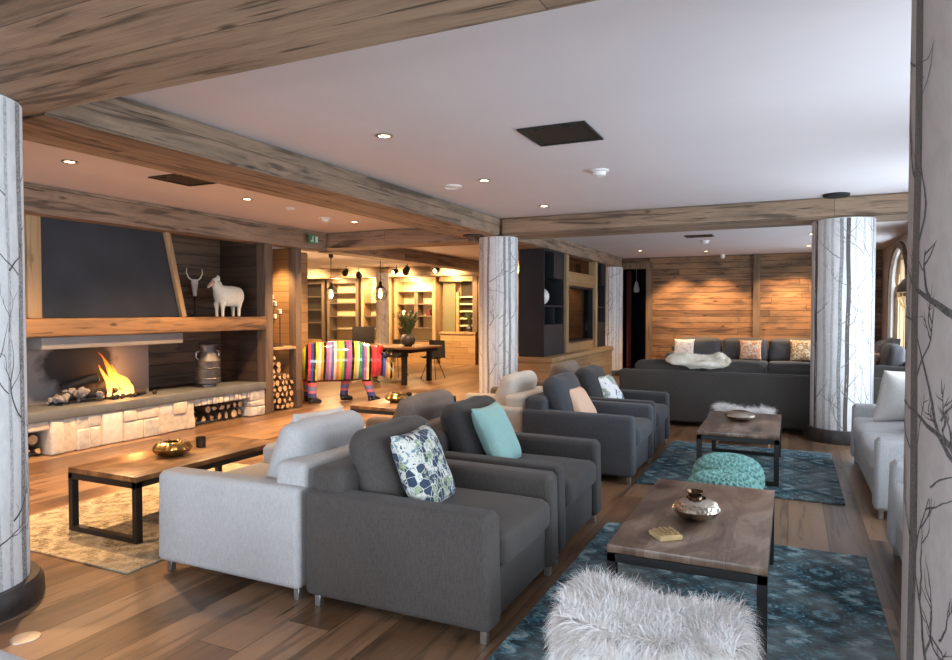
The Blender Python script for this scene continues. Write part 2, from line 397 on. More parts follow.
def tube(bm, pts, r, seg=8, mi=0, cap=True):
    pts = [Vector(p) for p in pts]; n = len(pts)
    rs = r if isinstance(r, (list, tuple)) else [r] * n
    rings = []; up = None
    for i, p in enumerate(pts):
        d = (pts[min(i + 1, n - 1)] - pts[max(i - 1, 0)]).normalized()
        if up is None: up = Vector((0, 0, 1)) if abs(d.z) < .9 else Vector((1, 0, 0))
        a = d.cross(up).normalized(); b = a.cross(d).normalized(); up = b
        rings.append([bm.verts.new(p + (a * math.cos(2 * PI * k / seg) + b * math.sin(2 * PI * k / seg)) * rs[i]) for k in range(seg)])
    for A, Bq in zip(rings, rings[1:]):
        for k in range(seg):
            f = bm.faces.new((A[k], A[(k + 1) % seg], Bq[(k + 1) % seg], Bq[k])); f.material_index = mi
    if cap:
        f = bm.faces.new(rings[0][::-1]); f.material_index = mi
        f = bm.faces.new(rings[-1]); f.material_index = mi
    return bm
def soft(w, d, h, r=.05, crown=(0, 0, 0), n=14, seed=0, wrinkle=.004):
    """a soft cushion box, centred, with bulging faces"""
    bm = BM(); bmesh.ops.create_cube(bm, size=2)
    bmesh.ops.subdivide_edges(bm, edges=bm.edges[:], cuts=n, use_grid_fill=True)
    half = Vector((w / 2, d / 2, h / 2)); rr = min(r, half.x * .98, half.y * .98, half.z * .98)
    for v in bm.verts:
        p = v.co.copy()
        # push grid lines to the edges so the rounding is well sampled
        q = Vector([math.copysign(abs(c) ** .8, c) for c in p])
        P = Vector((q.x * half.x, q.y * half.y, q.z * half.z))
        inner = Vector([max(-(half[i] - rr), min(half[i] - rr, P[i])) for i in range(3)])
        dlt = P - inner
        if dlt.length > 1e-7: P = inner + dlt.normalized() * min(rr, dlt.length * 1.0 if dlt.length < rr else rr)
        a = (1 - q.x ** 2), (1 - q.y ** 2), (1 - q.z ** 2)
        P.x += crown[0] * a[1] * a[2] * p.x; P.y += crown[1] * a[0] * a[2] * p.y; P.z += crown[2] * a[0] * a[1] * p.z
        nv = noise.noise_vector(P * 7 + Vector((seed, seed * 2, 0)))
        v.co = P + nv * wrinkle
    return bm
def pillow(s=.45, t=.14, seed=0, n=22, h=None):
    """square throw pillow standing in the local YZ plane, corners pinched"""
    bm = BM(); bmesh.ops.create_cube(bm, size=2)
    bmesh.ops.subdivide_edges(bm, edges=[e for e in bm.edges], cuts=n, use_grid_fill=True)
    h = h or s
    for v in bm.verts:
        x, y, z = v.co
        th = ((1 - y ** 4) * (1 - z ** 4)) ** .55
        pin = 1 - .07 * (1 - abs(z) ** 2) * abs(y) ** 3; pin2 = 1 - .07 * (1 - abs(y) ** 2) * abs(z) ** 3
        nz = noise.noise(Vector((y * 2 + seed, z * 2, x + seed)))
        v.co = Vector((x * (t / 2 * th + .004) + nz * .006, y * s / 2 * pin, z * h / 2 * pin2))
    bmesh.ops.translate(bm, verts=bm.verts, vec=(0, 0, h / 2))
    return bm
def fur(bm_pts, count, length, rad, droop=.5, seed=1, mi=0, bm=None):
    """tapered strands; bm_pts() gives (point, normal)"""
    rnd = random.Random(seed); bm = bm or BM()
    for _ in range(count):
        p, nrm = bm_pts(rnd)
        L = length * rnd.uniform(.6, 1.25)
        cl = noise.noise_vector(p * 9) * .8
        d = (nrm + cl + Vector((rnd.uniform(-.45, .45), rnd.uniform(-.45, .45), rnd.uniform(-.2, .35)))).normalized()
        side = d.cross(Vector((rnd.uniform(-1, 1), rnd.uniform(-1, 1), rnd.uniform(-1, 1)))).normalized() * rad
        prev = None; q = p - nrm * .006
        for k in range(4):
            t = k / 3; w = side * (1 - t * .85)
            a = bm.verts.new(q - w); b = bm.verts.new(q + w)
            if prev:
                f = bm.faces.new((prev[0], prev[1], b, a)); f.material_index = mi
            prev = (a, b)
            d = (d + Vector((0, 0, -droop * (k + 1) * .33))).normalized(); q = q + d * L / 3
    return bm
def raw(name, bm, mats, parent=None):
    me = bpy.data.meshes.new(name); bm.to_mesh(me); bm.free()
    for m in (mats if isinstance(mats, (list, tuple)) else [mats]): me.materials.append(m)
    me.shade_smooth()
    o = bpy.data.objects.new(name, me); C.objects.link(o)
    if parent: o.parent = parent
    return o

# ------------------------------------------------------------------ camera
cam = bpy.data.cameras.new('camera'); co = bpy.data.objects.new('camera', cam); C.objects.link(co)
co.location = (0, 0, 1.45); co.rotation_euler = (math.radians(90) - math.atan(18 / 668), 0, math.radians(25.2))
cam.sensor_width = 36; cam.lens = 668 / 952 * 36; cam.clip_start = .05
bpy.context.scene.camera = co

# ------------------------------------------------------------------ the room
CE = 2.71
struct('floor', B(-14.5, 2.4, -3.6, 18.2, -.1, 0), M['floor'])
struct('ceiling', B(-14.5, 2.4, -3.6, 18.2, CE, CE + .1), M['ceil'])
# back wall of the lounge with the dark doorway, and its two grey posts
bm = BM(); box(bm, -3.02, 1.7, 15.8, 15.95, 0, CE); box(bm, -4.6, -3.62, 15.8, 15.95, 0, CE); box(bm, -3.62, -3.02, 15.8, 15.95, 2.46, CE)
struct('wall_back', bm, M['wall_x'])
bm = BM(); box(bm, -3.04, -2.90, 15.73, 15.8, 0, 2.6); box(bm, -3.62, -3.04, 15.74, 15.8, 2.46, 2.6); struct('trim_1', bm, M['post_mid'])
struct('trim_2', B(-.74, -.60, 15.73, 15.8, 0, CE), M['post'])
struct('trim_3', B(1.30, 1.48, 15.66, 15.8, 0, CE), M['post'])
bm = BM(); box(bm, -4.6, -2.2, 15.96, 15.97, 0, CE)
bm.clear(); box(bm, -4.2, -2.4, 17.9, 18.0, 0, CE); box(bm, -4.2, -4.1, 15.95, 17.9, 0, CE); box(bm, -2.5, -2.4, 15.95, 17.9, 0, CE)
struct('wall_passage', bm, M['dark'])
tag(obj('curtain', (lambda b: [tube(b, [(-3.56 + .035 * i, 16.15 + .02 * (i % 2), 0.02), (-3.56 + .035 * i, 16.15 + .02 * (i % 2), 2.44)], .022, 8) for i in range(3)] and b)(BM()), M['red']), 'dark red curtain hanging in the dark doorway of the back wall', 'curtain')
# dining end wall: boards behind the joinery
struct('wall_dining', B(-14.5, -4.6, 16.9, 17.0, 0, CE), M['warm_x'])
bm = BM(); box(bm, -4.75, -4.6, 15.8, 16.9, 0, CE); struct('wall_side', bm, M['wall_y'])
struct('wall_left_dining', B(-14.5, -14.4, 8.45, 16.9, 0, CE), M['plaster'])
struct('wall_front_dining', B(-14.5, -7.43, 8.36, 8.45, 0, CE), M['plaster'])
struct('wall_left', B(-7.66, -7.56, -3.5, 7.36, 0, CE), M['wall_y'])
# rear wall with a wide window, behind the camera
bm = BM(); box(bm, -7.66, 2.4, -3.6, -3.5, 0, .35); box(bm, -7.66, 2.4, -3.6, -3.5, 2.45, CE)
for a, b in ((-7.66, -6.2), (-3.6, -3.2), (-.6, -.2), (1.35, 2.4)): box(bm, a, b, -3.6, -3.5, .35, 2.45)
struct('wall_rear', bm, M['wall_x'])
for i, (a, b) in enumerate(((-6.2, -3.6), (-3.2, -.6), (-.2, 1.35))):
    fr = thing('window_%d' % (i + 6), 'wide rear window', 'window', (0, 0, 0)); del fr['label'], fr['category']; fr['kind'] = 'structure'
    bm = BM()
    for q in ((a, a + .06), (b - .06, b), ((a + b) / 2 - .03, (a + b) / 2 + .03)): box(bm, q[0], q[1], -3.58, -3.52, .35, 2.45)
    box(bm, a, b, -3.58, -3.52, .35, .41); box(bm, a, b, -3.58, -3.52, 2.39, 2.45)
    obj('window_frame', bm, M['post_warm'], fr, False); obj('window_glass', B(a + .06, b - .06, -3.556, -3.55, .41, 2.39), M['glass'], fr, False)
# right wall with arched windows
XR = 1.68; WIN = [(12.35, 14.45), (9.2, 11.3), (6.1, 8.2), (2.9, 5.0), (-.6, 1.5)]
def archz(y, a, b, z0=1.75, hgt=.78): t = (2 * y - a - b) / (b - a); return z0 + hgt * math.sqrt(max(0, 1 - t * t))
bm = BM(); cur = -3.5
for a, b in sorted(WIN):
    box(bm, XR, XR + .3, cur, a, 0, CE); box(bm, XR, XR + .3, a, b, 0, .32)
    N = 24
    for i in range(N):
        ya = a + (b - a) * i / N; yb = a + (b - a) * (i + 1) / N
        za, zb = archz(ya, a, b), archz(yb, a, b)
        vs = [bm.verts.new(p) for p in ((XR, ya, za), (XR, yb, zb), (XR, yb, CE), (XR, ya, CE), (XR + .3, ya, za), (XR + .3, yb, zb), (XR + .3, yb, CE), (XR + .3, ya, CE))]
        for q in ((0, 1, 2, 3), (4, 7, 6, 5), (0, 4, 5, 1)): bm.faces.new([vs[k] for k in q])
    cur = b
box(bm, XR, XR + .3, cur, 15.95, 0, CE)
struct('wall_right', bm, M['plaster'])
for i, (a, b) in enumerate(WIN):
    w = thing('window_%d' % (i + 1), 'w', 'w'); del w['label'], w['category']; w['kind'] = 'structure'
    pts = [(XR + .1, a + .04, .32)] + [(XR + .1, y, archz(y, a, b) - .03) for y in [a + .04 + (b - a - .08) * k / 20 for k in range(21)]] + [(XR + .1, b - .04, .32)]
    bm = BM(); tube(bm, pts, .045, 4); box(bm, XR + .07, XR + .13, a, b, .32, .40); box(bm, XR + .07, XR + .13, a, b, 1.72, 1.79)
    for k in (1, 2, 3):
        y = a + (b - a) * k / 4; box(bm, XR + .07, XR + .13, y - .03, y + .03, .4, archz(y, a, b))
    obj('window_frame', bm, M['post_warm'], w, False)
    bm = BM(); vs = [bm.verts.new((XR + .1, y, z)) for _, y, z in pts]; bm.faces.new(vs); obj('window_glass', bm, M['glass'], w, False)
    # curved timber around the opening on the room side
    N = 24; bm = BM()
    for s in range(N):
        ys = [a - .1 + (b - a + .2) * (s + q) / N for q in (0, 1)]
        o_ = [(y, archz(y, a - .1, b + .1, 1.75, .90)) for y in ys]; n_ = [(a + (b - a) * (s + q) / N, archz(a + (b - a) * (s + q) / N, a, b)) for q in (0, 1)]
        P = [(XR - .05, *n_[0]), (XR - .05, *n_[1]), (XR - .05, *o_[1]), (XR - .05, *o_[0]), (XR, *n_[0]), (XR, *n_[1]), (XR, *o_[1]), (XR, *o_[0])]
        vs = [bm.verts.new(p) for p in P]
        for q in ((0, 1, 2, 3), (0, 4, 5, 1), (3, 2, 6, 7)): bm.faces.new([vs[k] for k in q])
    for y0, y1 in ((a - .1, a), (b, b + .1)): box(bm, XR - .05, XR, y0, y1, 0, 1.75)
    obj('window_surround', bm, M['post'], w, False)

# ------------------------------------------------------------------ beams
def beam(x0, x1, y0, y1, z0, z1, mat, label):
    bm = BM(); vs = box(bm, x0, x1, y0, y1, z0, z1)
    bmesh.ops.subdivide_edges(bm, edges=bm.edges[:], cuts=1) if False else None
    bmesh.ops.bevel(bm, geom=bm.edges[:], offset=.014, segments=2, affect='EDGES')
    o = obj('ceiling_beam', bm, mat, None); tag(o, label, 'beam'); return o
zb = 2.48
beam(-7.5, 1.66, 1.15, 2.21, zb, CE - .005, M['beam_x'], 'broad grey reclaimed wood beam across the top left, nearest the viewer')
beam(-4.18, -3.54, 2.22, 8.28, zb, CE - .005, M['beam_y'], 'long pale wood beam running from front left column to middle column')
beam(-3.53, 1.66, 8.30, 8.92, zb, CE - .005, M['beam_x'], 'grey wood beam crossing the lounge over the right birch column')
beam(-6.98, -6.70, 2.22, 8.66, 2.42, CE - .005, M['beam_y'], 'wood beam above the fireplace wall')
beam(-6.98, -4.2, 8.68, 9.2, 2.47, CE - .005, M['beam_x'], 'cross beam behind the green exit sign, in front of dining area')
beam(-7.35, -6.95, 9.22, 15.9, 2.47, CE - .005, M['beam_y'], 'beam running back over the dining table')
beam(-4.1, -3.56, 8.94, 15.55, zb, CE - .005, M['beam_y'], 'beam running back above the black shelving and wood partition')
beam(-14.3, -4.8, 15.95, 16.35, 2.44, CE - .005, M['beam_x'], 'cross beam in front of the dining shelf wall')

# ------------------------------------------------------------------ birch columns
def strip(bm, r, path, mi):
    prev = None
    for s, z, w in path:
        k = max(1, int(w / .025)); row = [bm.verts.new(((r) * math.cos((s - w / 2 + w * i / k) / r), r * math.sin((s - w / 2 + w * i / k) / r), z)) for i in range(k + 1)]
        if prev and len(prev) == len(row):
            for i in range(k):
                f = bm.faces.new((prev[i], prev[i + 1], row[i + 1], row[i])); f.material_index = mi
        prev = row
def branch(bm, r, s, z, ang, L, w, rnd, depth, mi=4):
    """a printed twig as thin quads wrapped on the shaft"""
    pts = []; n = 10
    for i in range(n + 1):
        t = i / n; pts.append((s, z, w * (1 - .75 * t)))
        s += math.sin(ang) * L / n; z += math.cos(ang) * L / n
        ang += rnd.uniform(-.28, .28) - .07 * math.copysign(1, ang)
        if depth and i > 2 and rnd.random() < .33:
            branch(bm, r, s, z, ang + rnd.choice((-1, 1)) * rnd.uniform(.35, .8), L * rnd.uniform(.3, .5), w * .55, rnd, depth - 1, mi)
    R = r + .0008
    prev = None
    for i, (a, b, ww) in enumerate(pts):
        if b < .02 or b > 2.46: break
        j = min(i + 1, n); k = max(i - 1, 0); dx = pts[j][0] - pts[k][0]; dz = pts[j][1] - pts[k][1]; ln = math.hypot(dx, dz) or 1
        px, pz = -dz / ln * ww / 2, dx / ln * ww / 2
        cur = [bm.verts.new((R * math.cos((a + q * px) / r), R * math.sin((a + q * px) / r), b + q * pz)) for q in (-1, 1)]
        if prev:
            f = bm.faces.new((prev[0], prev[1], cur[1], cur[0])); f.material_index = mi
        prev = cur
def column(loc, r, label, seed, ground='paper', extra=(), plinth=.15, dens=1.0, tw=1.0, limbs=()):
    rnd = random.Random(seed)
    t = thing('birch_column', label, 'column', loc)
    bm = BM(); H = 2.478
    lathe(bm, [(0, .0), (r, .0), (r, H), (0, H)], 64)
    circ = 2 * PI * r; specs = list(extra)
    if not extra:
        s = 0
        while s < circ - .04:
            kind = rnd.choice((1, 1, 1, 2, 2, 3)); w = {1: rnd.uniform(.02, .06), 2: rnd.uniform(.02, .05), 3: rnd.uniform(.03, .06)}[kind]
            specs.append((s + w / 2, w, kind)); s += w + rnd.uniform(.02, .11) / dens
    for (s0, w, kind) in specs:
        ph = rnd.uniform(0, 6); path = []
        for i in range(26):
            z = .005 + (H - .01) * i / 25
            path.append((s0 + .006 * math.sin(z * 2.2 + ph) + .004 * math.sin(z * 7 + ph * 2), z, w))
        # constant column count
        strip(bm, r + .0004 + .0001 * kind, path, kind)
        if kind >= 2 or rnd.random() < .5:
            z = rnd.uniform(.1, .5)
            while z < 2.35:
                sg = rnd.choice((-1, 1))
                branch(bm, r, s0 + sg * w * .4, z, sg * rnd.uniform(.6, 1.15), rnd.uniform(.18, .42) * tw, rnd.uniform(.006, .013) * tw, rnd, 2 if kind > 1 else 1)
                z += rnd.uniform(.35, .8)
    for (s0, z, ang, L, w) in limbs: branch(bm, r, s0, z, ang, L, w, rnd, 2)
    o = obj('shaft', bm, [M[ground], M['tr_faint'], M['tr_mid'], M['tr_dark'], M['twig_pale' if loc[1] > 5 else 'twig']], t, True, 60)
    if plinth:
        rp = r + .06
        bm = BM(); lathe(bm, [(r + .004, 0), (rp, 0), (rp + .004, .02), (rp, plinth - .03), (rp - .02, plinth), (r + .004, plinth), (r + .004, 0)], 48)
        p = obj('plinth', bm, M['plinth'], t); p['label'] = 'dark wood plinth ring'
    return t
M['plinth'] = plain('dark_plinth_wood', (.035, .028, .025), .4, 0, .5, 14, .2)
column((-3.70, 1.83, 0), .325, 'birch patterned round column at the left edge of the photo', 3, extra=[(-.02, .055, 2), (.045, .03, 1), (.12, .02, 1), (-.10, .05, 1), (-.2, .045, 2), (-.3, .03, 1), (.22, .05, 2), (.34, .03, 1), (.5, .06, 2), (.7, .04, 1), (.9, .05, 3)], plinth=.12)
column((.53, 8.60, 0), .315, 'birch patterned round column standing behind the right teal rug', 11, dens=1.15)
column((-3.70, 8.60, 0), .27, 'birch patterned round column in the middle, between bull sculpture and black cabinet', 21, dens=1.1)
column((-3.80, 15.35, 0), .30, 'birch patterned round column far back beside the dark doorway', 31, plinth=.12)
column((-9.80, 15.0, 0), .17, 'slim birch patterned column behind the right pendant lamp', 41, plinth=0)
# the nearest column, whose left flank shows on the right edge of the photo
R4 = .33; c4 = (.612, 2.1)
def ang4(): 
    return 0
# tangent direction as seen from the camera: left limb angle
d4 = math.atan2(-c4[1], -c4[0]); limb = d4 - math.acos(R4 / math.hypot(*c4))
s4 = limb * R4
column((c4[0], c4[1], 0), R4, 'birch patterned round column nearest the viewer at the right edge', 55, 'paper_shaded',
       extra=[(s4 + .115, .042, 3), (s4 + .30, .05, 3), (s4 + .42, .05, 2), (s4 + .6, .06, 3), (s4 - .15, .05, 2), (s4 - .4, .05, 3), (s4 - .65, .05, 2), (s4 - .9, .05, 3)], plinth=.15, tw=1.1,
       limbs=((s4 + .29, 1.42, -.95, .30, .022), (s4 + .29, 1.10, -.75, .26, .018), (s4 + .125, 1.62, .45, .36, .009), (s4 + .29, 2.18, -.9, .25, .016), (s4 + .125, 1.28, .6, .20, .008), (s4 + .125, .92, .5, .25, .009), (s4 + .125, .70, .3, .3, .010)))

# ------------------------------------------------------------------ fireplace wall
XF = -6.70
stones = BM(); rnd = random.Random(5)
def in_niche(y, z): return (6.03 < y < 6.97 and z < .26 and z > .0) or (4.0 < y < 4.22 and z < .26)
def stone(y0, y1, z0, z1):
    if y1 - y0 < .03 or z1 - z0 < .02: return
    n0 = len(stones.verts); dx = rnd.uniform(0, .022)
    box(stones, XF - .25, XF + dx - .02, y0 + .002, y1 - .002, z0 + .002, z1 - .002, .02, 3, rnd.choice((0, 0, 1, 2, 3, 3)))
    stones.verts.ensure_lookup_table(); sk = rnd.uniform(-.10, .10)
    for v in stones.verts[n0:]:
        nz = noise.noise_vector(v.co * 7)
        if v.co.x > XF - .1: v.co += Vector((nz.x * .02, nz.y * .012 * (1 if abs(v.co.y - 6.5) > .6 and v.co.y > 4.3 and v.co.y < 7.1 else 0), nz.z * .010 * (1 if .03 < v.co.z < .25 else 0)))
        v.co.z += (v.co.y - (y0 + y1) / 2) * sk * min(1, (z1 - z0) / .2) * (.0 if z0 < .01 or z1 > .35 else .8)
def fill(a, b, z0, z1):
    y = a
    while y < b - .005:
        yb = min(b, y + rnd.uniform(.16, .48))
        if b - yb < .1: yb = b
        H = z1 - z0; k = rnd.choice((1, 2, 2, 3)) if H > .25 else rnd.choice((1, 1, 2))
        cuts = [0] + sorted(rnd.uniform(.28, .72) if k == 2 else (rnd.uniform(.22, .4) if q == 0 else rnd.uniform(.58, .78)) for q in range(k - 1)) + [1]
        for p, q in zip(cuts, cuts[1:]):
            if yb - y > .26 and rnd.random() < .55:
                m = y + (yb - y) * rnd.uniform(.35, .65); stone(y, m, z0 + H * p, z0 + H * q); stone(m, yb, z0 + H * p, z0 + H * q)
            else: stone(y, yb, z0 + H * p, z0 + H * q)
        y = yb
fill(2.6, 4.0, 0, .36); fill(4.22, 6.03, 0, .36); fill(6.97, 7.25, 0, .36)
y = 6.03
while y < 6.96:
    yb = min(6.97, y + rnd.uniform(.06, .12)); stone(y, yb, .262, .36); y = yb
fill(4.0, 4.22, .262, .36)
fp = thing('fireplace', 'open stone fireplace with burning fire, dark hood and timber mantel on the left wall', 'fireplace', (-7.1, 5, 0))
def fpo(name, bm, m, smooth=True, label=None, par=None):
    o = obj(name, bm, m, par or fp, smooth); o.location = (7.1, -5, 0) if par is None else (0, 0, 0)
    if label: o['label'] = label
    return o
sm = [plain('stone_cream', (.52, .47, .40), .85, 0, .15, 14, .5), plain('stone_grey', (.38, .37, .35), .85, 0, .2, 14, .5), plain('stone_warm', (.56, .46, .35), .85, 0, .15, 14, .5), plain('stone_light', (.58, .55, .50), .85, 0, .12, 14, .5)]
fpo('stone_base', stones, sm)
bm = BM(); box(bm, -7.55, XF - .25, 2.6, 7.25, 0, .02); box(bm, -7.55, XF - .016, 2.6, 3.98, .02, .35); box(bm, -7.55, XF - .016, 4.24, 6.01, .02, .35); box(bm, -7.55, XF - .016, 6.99, 7.25, .02, .35)
box(bm, -7.55, -7.35, 4.0, 7.0, .02, .35)
fpo('core', bm, plain('mortar', (.46, .41, .34), .9, 0, .15, 20, .4), False)
fpo('hearth_slab', B(-7.55, XF + .015, 2.6, 7.255, .362, .46, .008, 2), M['greystone'])
fpo('back_plate', B(-7.30, -7.20, 3.2, 5.76, .462, 1.07, .006, 2), M['soot'])
fpo('lintel', B(-7.30, -6.74, 4.17, 5.88, 1.072, 1.195, .006, 2), M['lintel'])
fpo('mantel_beam', B(-7.55, -6.66, 2.6, 7.25, 1.2, 1.385, .02, 3), M['mantel'])
bm = BM()
P = [(-6.93, 4.26, 1.387), (-6.93, 6.0, 1.387), (-6.93, 5.76, 2.43), (-6.93, 4.28, 2.43)]
vs = [bm.verts.new(p) for p in P] + [bm.verts.new((-7.54, p[1], p[2])) for p in P]
for q in ((0, 1, 2, 3), (7, 6, 5, 4), (0, 4, 5, 1), (1, 5, 6, 2), (2, 6, 7, 3), (3, 7, 4, 0)): bm.faces.new([vs[k] for k in q])
fpo('hood', bm, M['slate'], False, 'dark slate coloured chimney hood')
fpo('hood_trim', B(-6.97, -6.88, 4.13, 4.27, 1.387, 2.42, .006, 2), M['post_warm'])
bm = BM(); box(bm, -6.99, -6.88, -.035, .035, 0, 1.07, .006, 2)
bmesh.ops.transform(bm, matrix=Matrix.Translation((0, 6.035, 1.387)) @ Matrix.Rotation(math.atan2(.24, 1.04), 4, 'X'), verts=bm.verts)
fpo('hood_trim', bm, M['post_warm'])
# side wall of the recess and the log niche
struct('wall_recess', B(-7.56, -6.86, 7.27, 7.36, 0, 2.7), M['wall_dx'])
def post(x0, x1, y0, y1, z0, z1, label, m='post'):
    tag(obj('timber_post', B(x0, x1, y0, y1, z0, z1, .01, 2), M[m]), label, 'post')
post(-6.86, -6.70, 7.262, 7.42, 0, 2.415, 'grey timber post between the fireplace recess and tall log niche')
post(-6.86, -6.72, 7.93, 8.06, 0, 2.415, 'grey timber post right of the tall log niche')
bm = BM(); box(bm, -7.42, -7.36, 7.37, 8.74, 0, 2.415); struct('wall_niche_back', bm, M['warm_y'])
bm = BM(); box(bm, -7.36, -6.87, 7.95, 8.03, 0, 2.415); box(bm, -7.36, -7.16, 8.035, 8.74, 0, 2.415); struct('wall_niche_side', bm, M['warm_y'])
tag(obj('niche_shelf', B(-7.35, -6.72, 7.425, 7.925, .90, .94, .004, 2), M['post_warm']), 'wooden shelf over the stacked logs, holding candle stands', 'shelf')

# firewood ------------------------------------------------------------------
def log_bm(kind, r, L, rnd):
    bm = BM(); n = 10
    if kind == 'round': pts = [(r * math.cos(2 * PI * i / n) * rnd.uniform(.92, 1.05), r * math.sin(2 * PI * i / n) * rnd.uniform(.92, 1.05)) for i in range(n)]
    else:
        a0 = rnd.uniform(0, 6.28); sp = rnd.uniform(1.3, 2.2)
        pts = [(-.55 * r * math.cos(a0 + sp / 2), -.55 * r * math.sin(a0 + sp / 2))] + [(1.25 * r * math.cos(a0 + sp * i / 5) - .55 * r * math.cos(a0 + sp / 2), 1.25 * r * math.sin(a0 + sp * i / 5) - .55 * r * math.sin(a0 + sp / 2)) for i in range(6)]
    fr = [bm.verts.new((0, p[0], p[1])) for p in pts]; bk = [bm.verts.new((-L, p[0], p[1])) for p in pts]
    m = len(pts)
    for i in range(m):
        f = bm.faces.new((fr[i], fr[(i + 1) % m], bk[(i + 1) % m], bk[i])); f.material_index = 1
    bm.faces.new(fr); bm.faces.new(bk[::-1])
    bmesh.ops.bevel(bm, geom=[e for e in bm.edges if all(v.co.x > -.001 for v in e.verts)], offset=.003, segments=1, affect='EDGES')
    return bm
rnd = random.Random(12)
def put_log(x, y, z, r, L, label, group, kind=None):
    o = obj('firewood_log', log_bm(kind or rnd.choice(('split', 'split', 'round')), r, L, rnd), [M['logend'], M['bark']], None, True, 35, (x + rnd.uniform(-.03, .0), y, z))
    tag(o, label, 'log', group)
z = .058; ri = 0
while z < .56:
    y = 7.425 + .052 + (.04 if ri % 2 else 0)
    while y < 7.925 - .045:
        if not (z > .42 and y > 7.83): put_log(-6.745, y, z, .043, .5, 'pale split firewood log in the tall stack between two timber posts', 'firewood in the tall niche')
        y += .098
    z += .088; ri += 1
for y, z in ((7.48, .60), (7.60, .60), (7.50, .69), (7.49, .78), (7.58, .68)): put_log(-6.745, y, z, .043, .5, 'pale split firewood log in the tall stack between two timber posts', 'firewood in the tall niche')
for y, z, r in ((6.11, .075, .062), (6.26, .085, .06), (6.40, .07, .05), (6.52, .075, .055), (6.64, .07, .05), (6.76, .075, .055), (6.88, .075, .05), (6.33, .185, .045), (6.44, .18, .045), (6.56, .19, .05), (6.68, .185, .045), (6.80, .19, .045), (6.90, .185, .04)):
    put_log(-6.80, y, z, r, .4, 'firewood log lying in the low opening under the hearth slab', 'firewood in the low hearth opening')
for y, z, r in ((4.06, .07, .05), (4.16, .065, .045), (4.10, .18, .05)):
    put_log(-6.78, y, z, r, .35, 'firewood log in the small opening beside the left column', 'firewood in the left hearth opening')

# the fire -------------------------------------------------------------------
def charlog(a, b, r, label):
    bm = BM(); pts = []
    for i in range(9):
        t = i / 8; p = Vector(a).lerp(Vector(b), t); p += noise.noise_vector(p * 12) * .012; pts.append(p)
    tube(bm, pts, [r * (.85 + .3 * abs(noise.noise(p * 20))) for p in pts], 10)
    for v in bm.verts: v.co += noise.noise_vector(v.co * 35) * .008
    tag(obj('burning_log', bm, M['char']), label, 'log')
charlog((-7.1, 4.55, .53), (-6.95, 5.0, .56), .055, 'charred log lying on the left of the fireplace')
charlog((-7.15, 4.62, .63), (-7.0, 4.95, .72), .05, 'charred log leaning over the left ash heap')
charlog((-7.1, 5.1, .51), (-6.9, 5.48, .51), .042, 'charred log lying low under the flames')
charlog((-6.95, 5.08, .55), (-7.1, 5.42, .60), .036, 'charred log lying crosswise under the flames')
bm = BM()
for i in range(60):
    y = random.uniform(4.45, 5.0); x = random.uniform(-7.15, -6.9); s = random.uniform(.015, .05)
    m = Matrix.Translation((x, y, .462 + s + .1 * random.random() * (1 - abs(y - 4.72) * 3))) @ Matrix.Rotation(random.random() * 3, 4, 'X') @ Matrix.Diagonal((s, s, s * .8, 1))
    bmesh.ops.create_icosphere(bm, subdivisions=1, radius=1, matrix=m)
for v in bm.verts: v.co += noise.noise_vector(v.co * 20) * .012
tag(obj('ash_heap', bm, M['ash']), 'heap of grey ash and burnt wood in the fireplace', 'ash', None, 'stuff')
bm = BM()
for i in range(26):
    y = random.uniform(5.02, 5.62); x = random.uniform(-7.08, -6.88); s = random.uniform(.014, .032)
    bmesh.ops.create_icosphere(bm, subdivisions=1, radius=s, matrix=Matrix.Translation((x, y, .462 + s * .9)))
tag(obj('coals', bm, [M['char']]), 'black coals under the flames', 'coal', None, 'stuff')
bm = BM()
for i in range(14):
    y = random.uniform(5.05, 5.45); x = random.uniform(-7.02, -6.93); s = random.uniform(.010, .018)
    bmesh.ops.create_icosphere(bm, subdivisions=1, radius=s, matrix=Matrix.Translation((x, y, .475 + random.random() * .05)))
tag(obj('embers', bm, M['e_ember']), 'glowing red embers in the fireplace', 'ember', None, 'stuff')
def tongue(cx, cy, h, r, lean, seed):
    bm = BM(); pts = []; rs = []
    for i in range(13):
        t = i / 12
        pts.append((cx + .03 * math.sin(t * 5 + seed) * t, cy + lean * t * t + .025 * math.sin(t * 6 + seed * 2) * t, .0 + h * t)); rs.append(max(.001, r * (1 - t) ** .75 * (0.55 + 1.6 * t * (1 - t) * 1.6)))
    tube(bm, pts, rs, 12)
    for v in bm.verts: v.co += noise.noise_vector(v.co * 9 + Vector((seed, 0, 0))) * .012
    return bm
fl = thing('fire', 'bright orange flames burning in the open fireplace', 'fire', (-7.0, 5.14, .50))
for k, (cy, h, r, lean) in enumerate(((-.06, .36, .04, -.10), (.02, .50, .05, -.22), (.09, .36, .055, -.16), (.15, .24, .05, -.10), (-.09, .22, .035, .02), (.19, .14, .035, -.02))):
    obj('flame', tongue(0.01 * k, cy, h, r, lean, k * 1.7), M['flame'], fl)

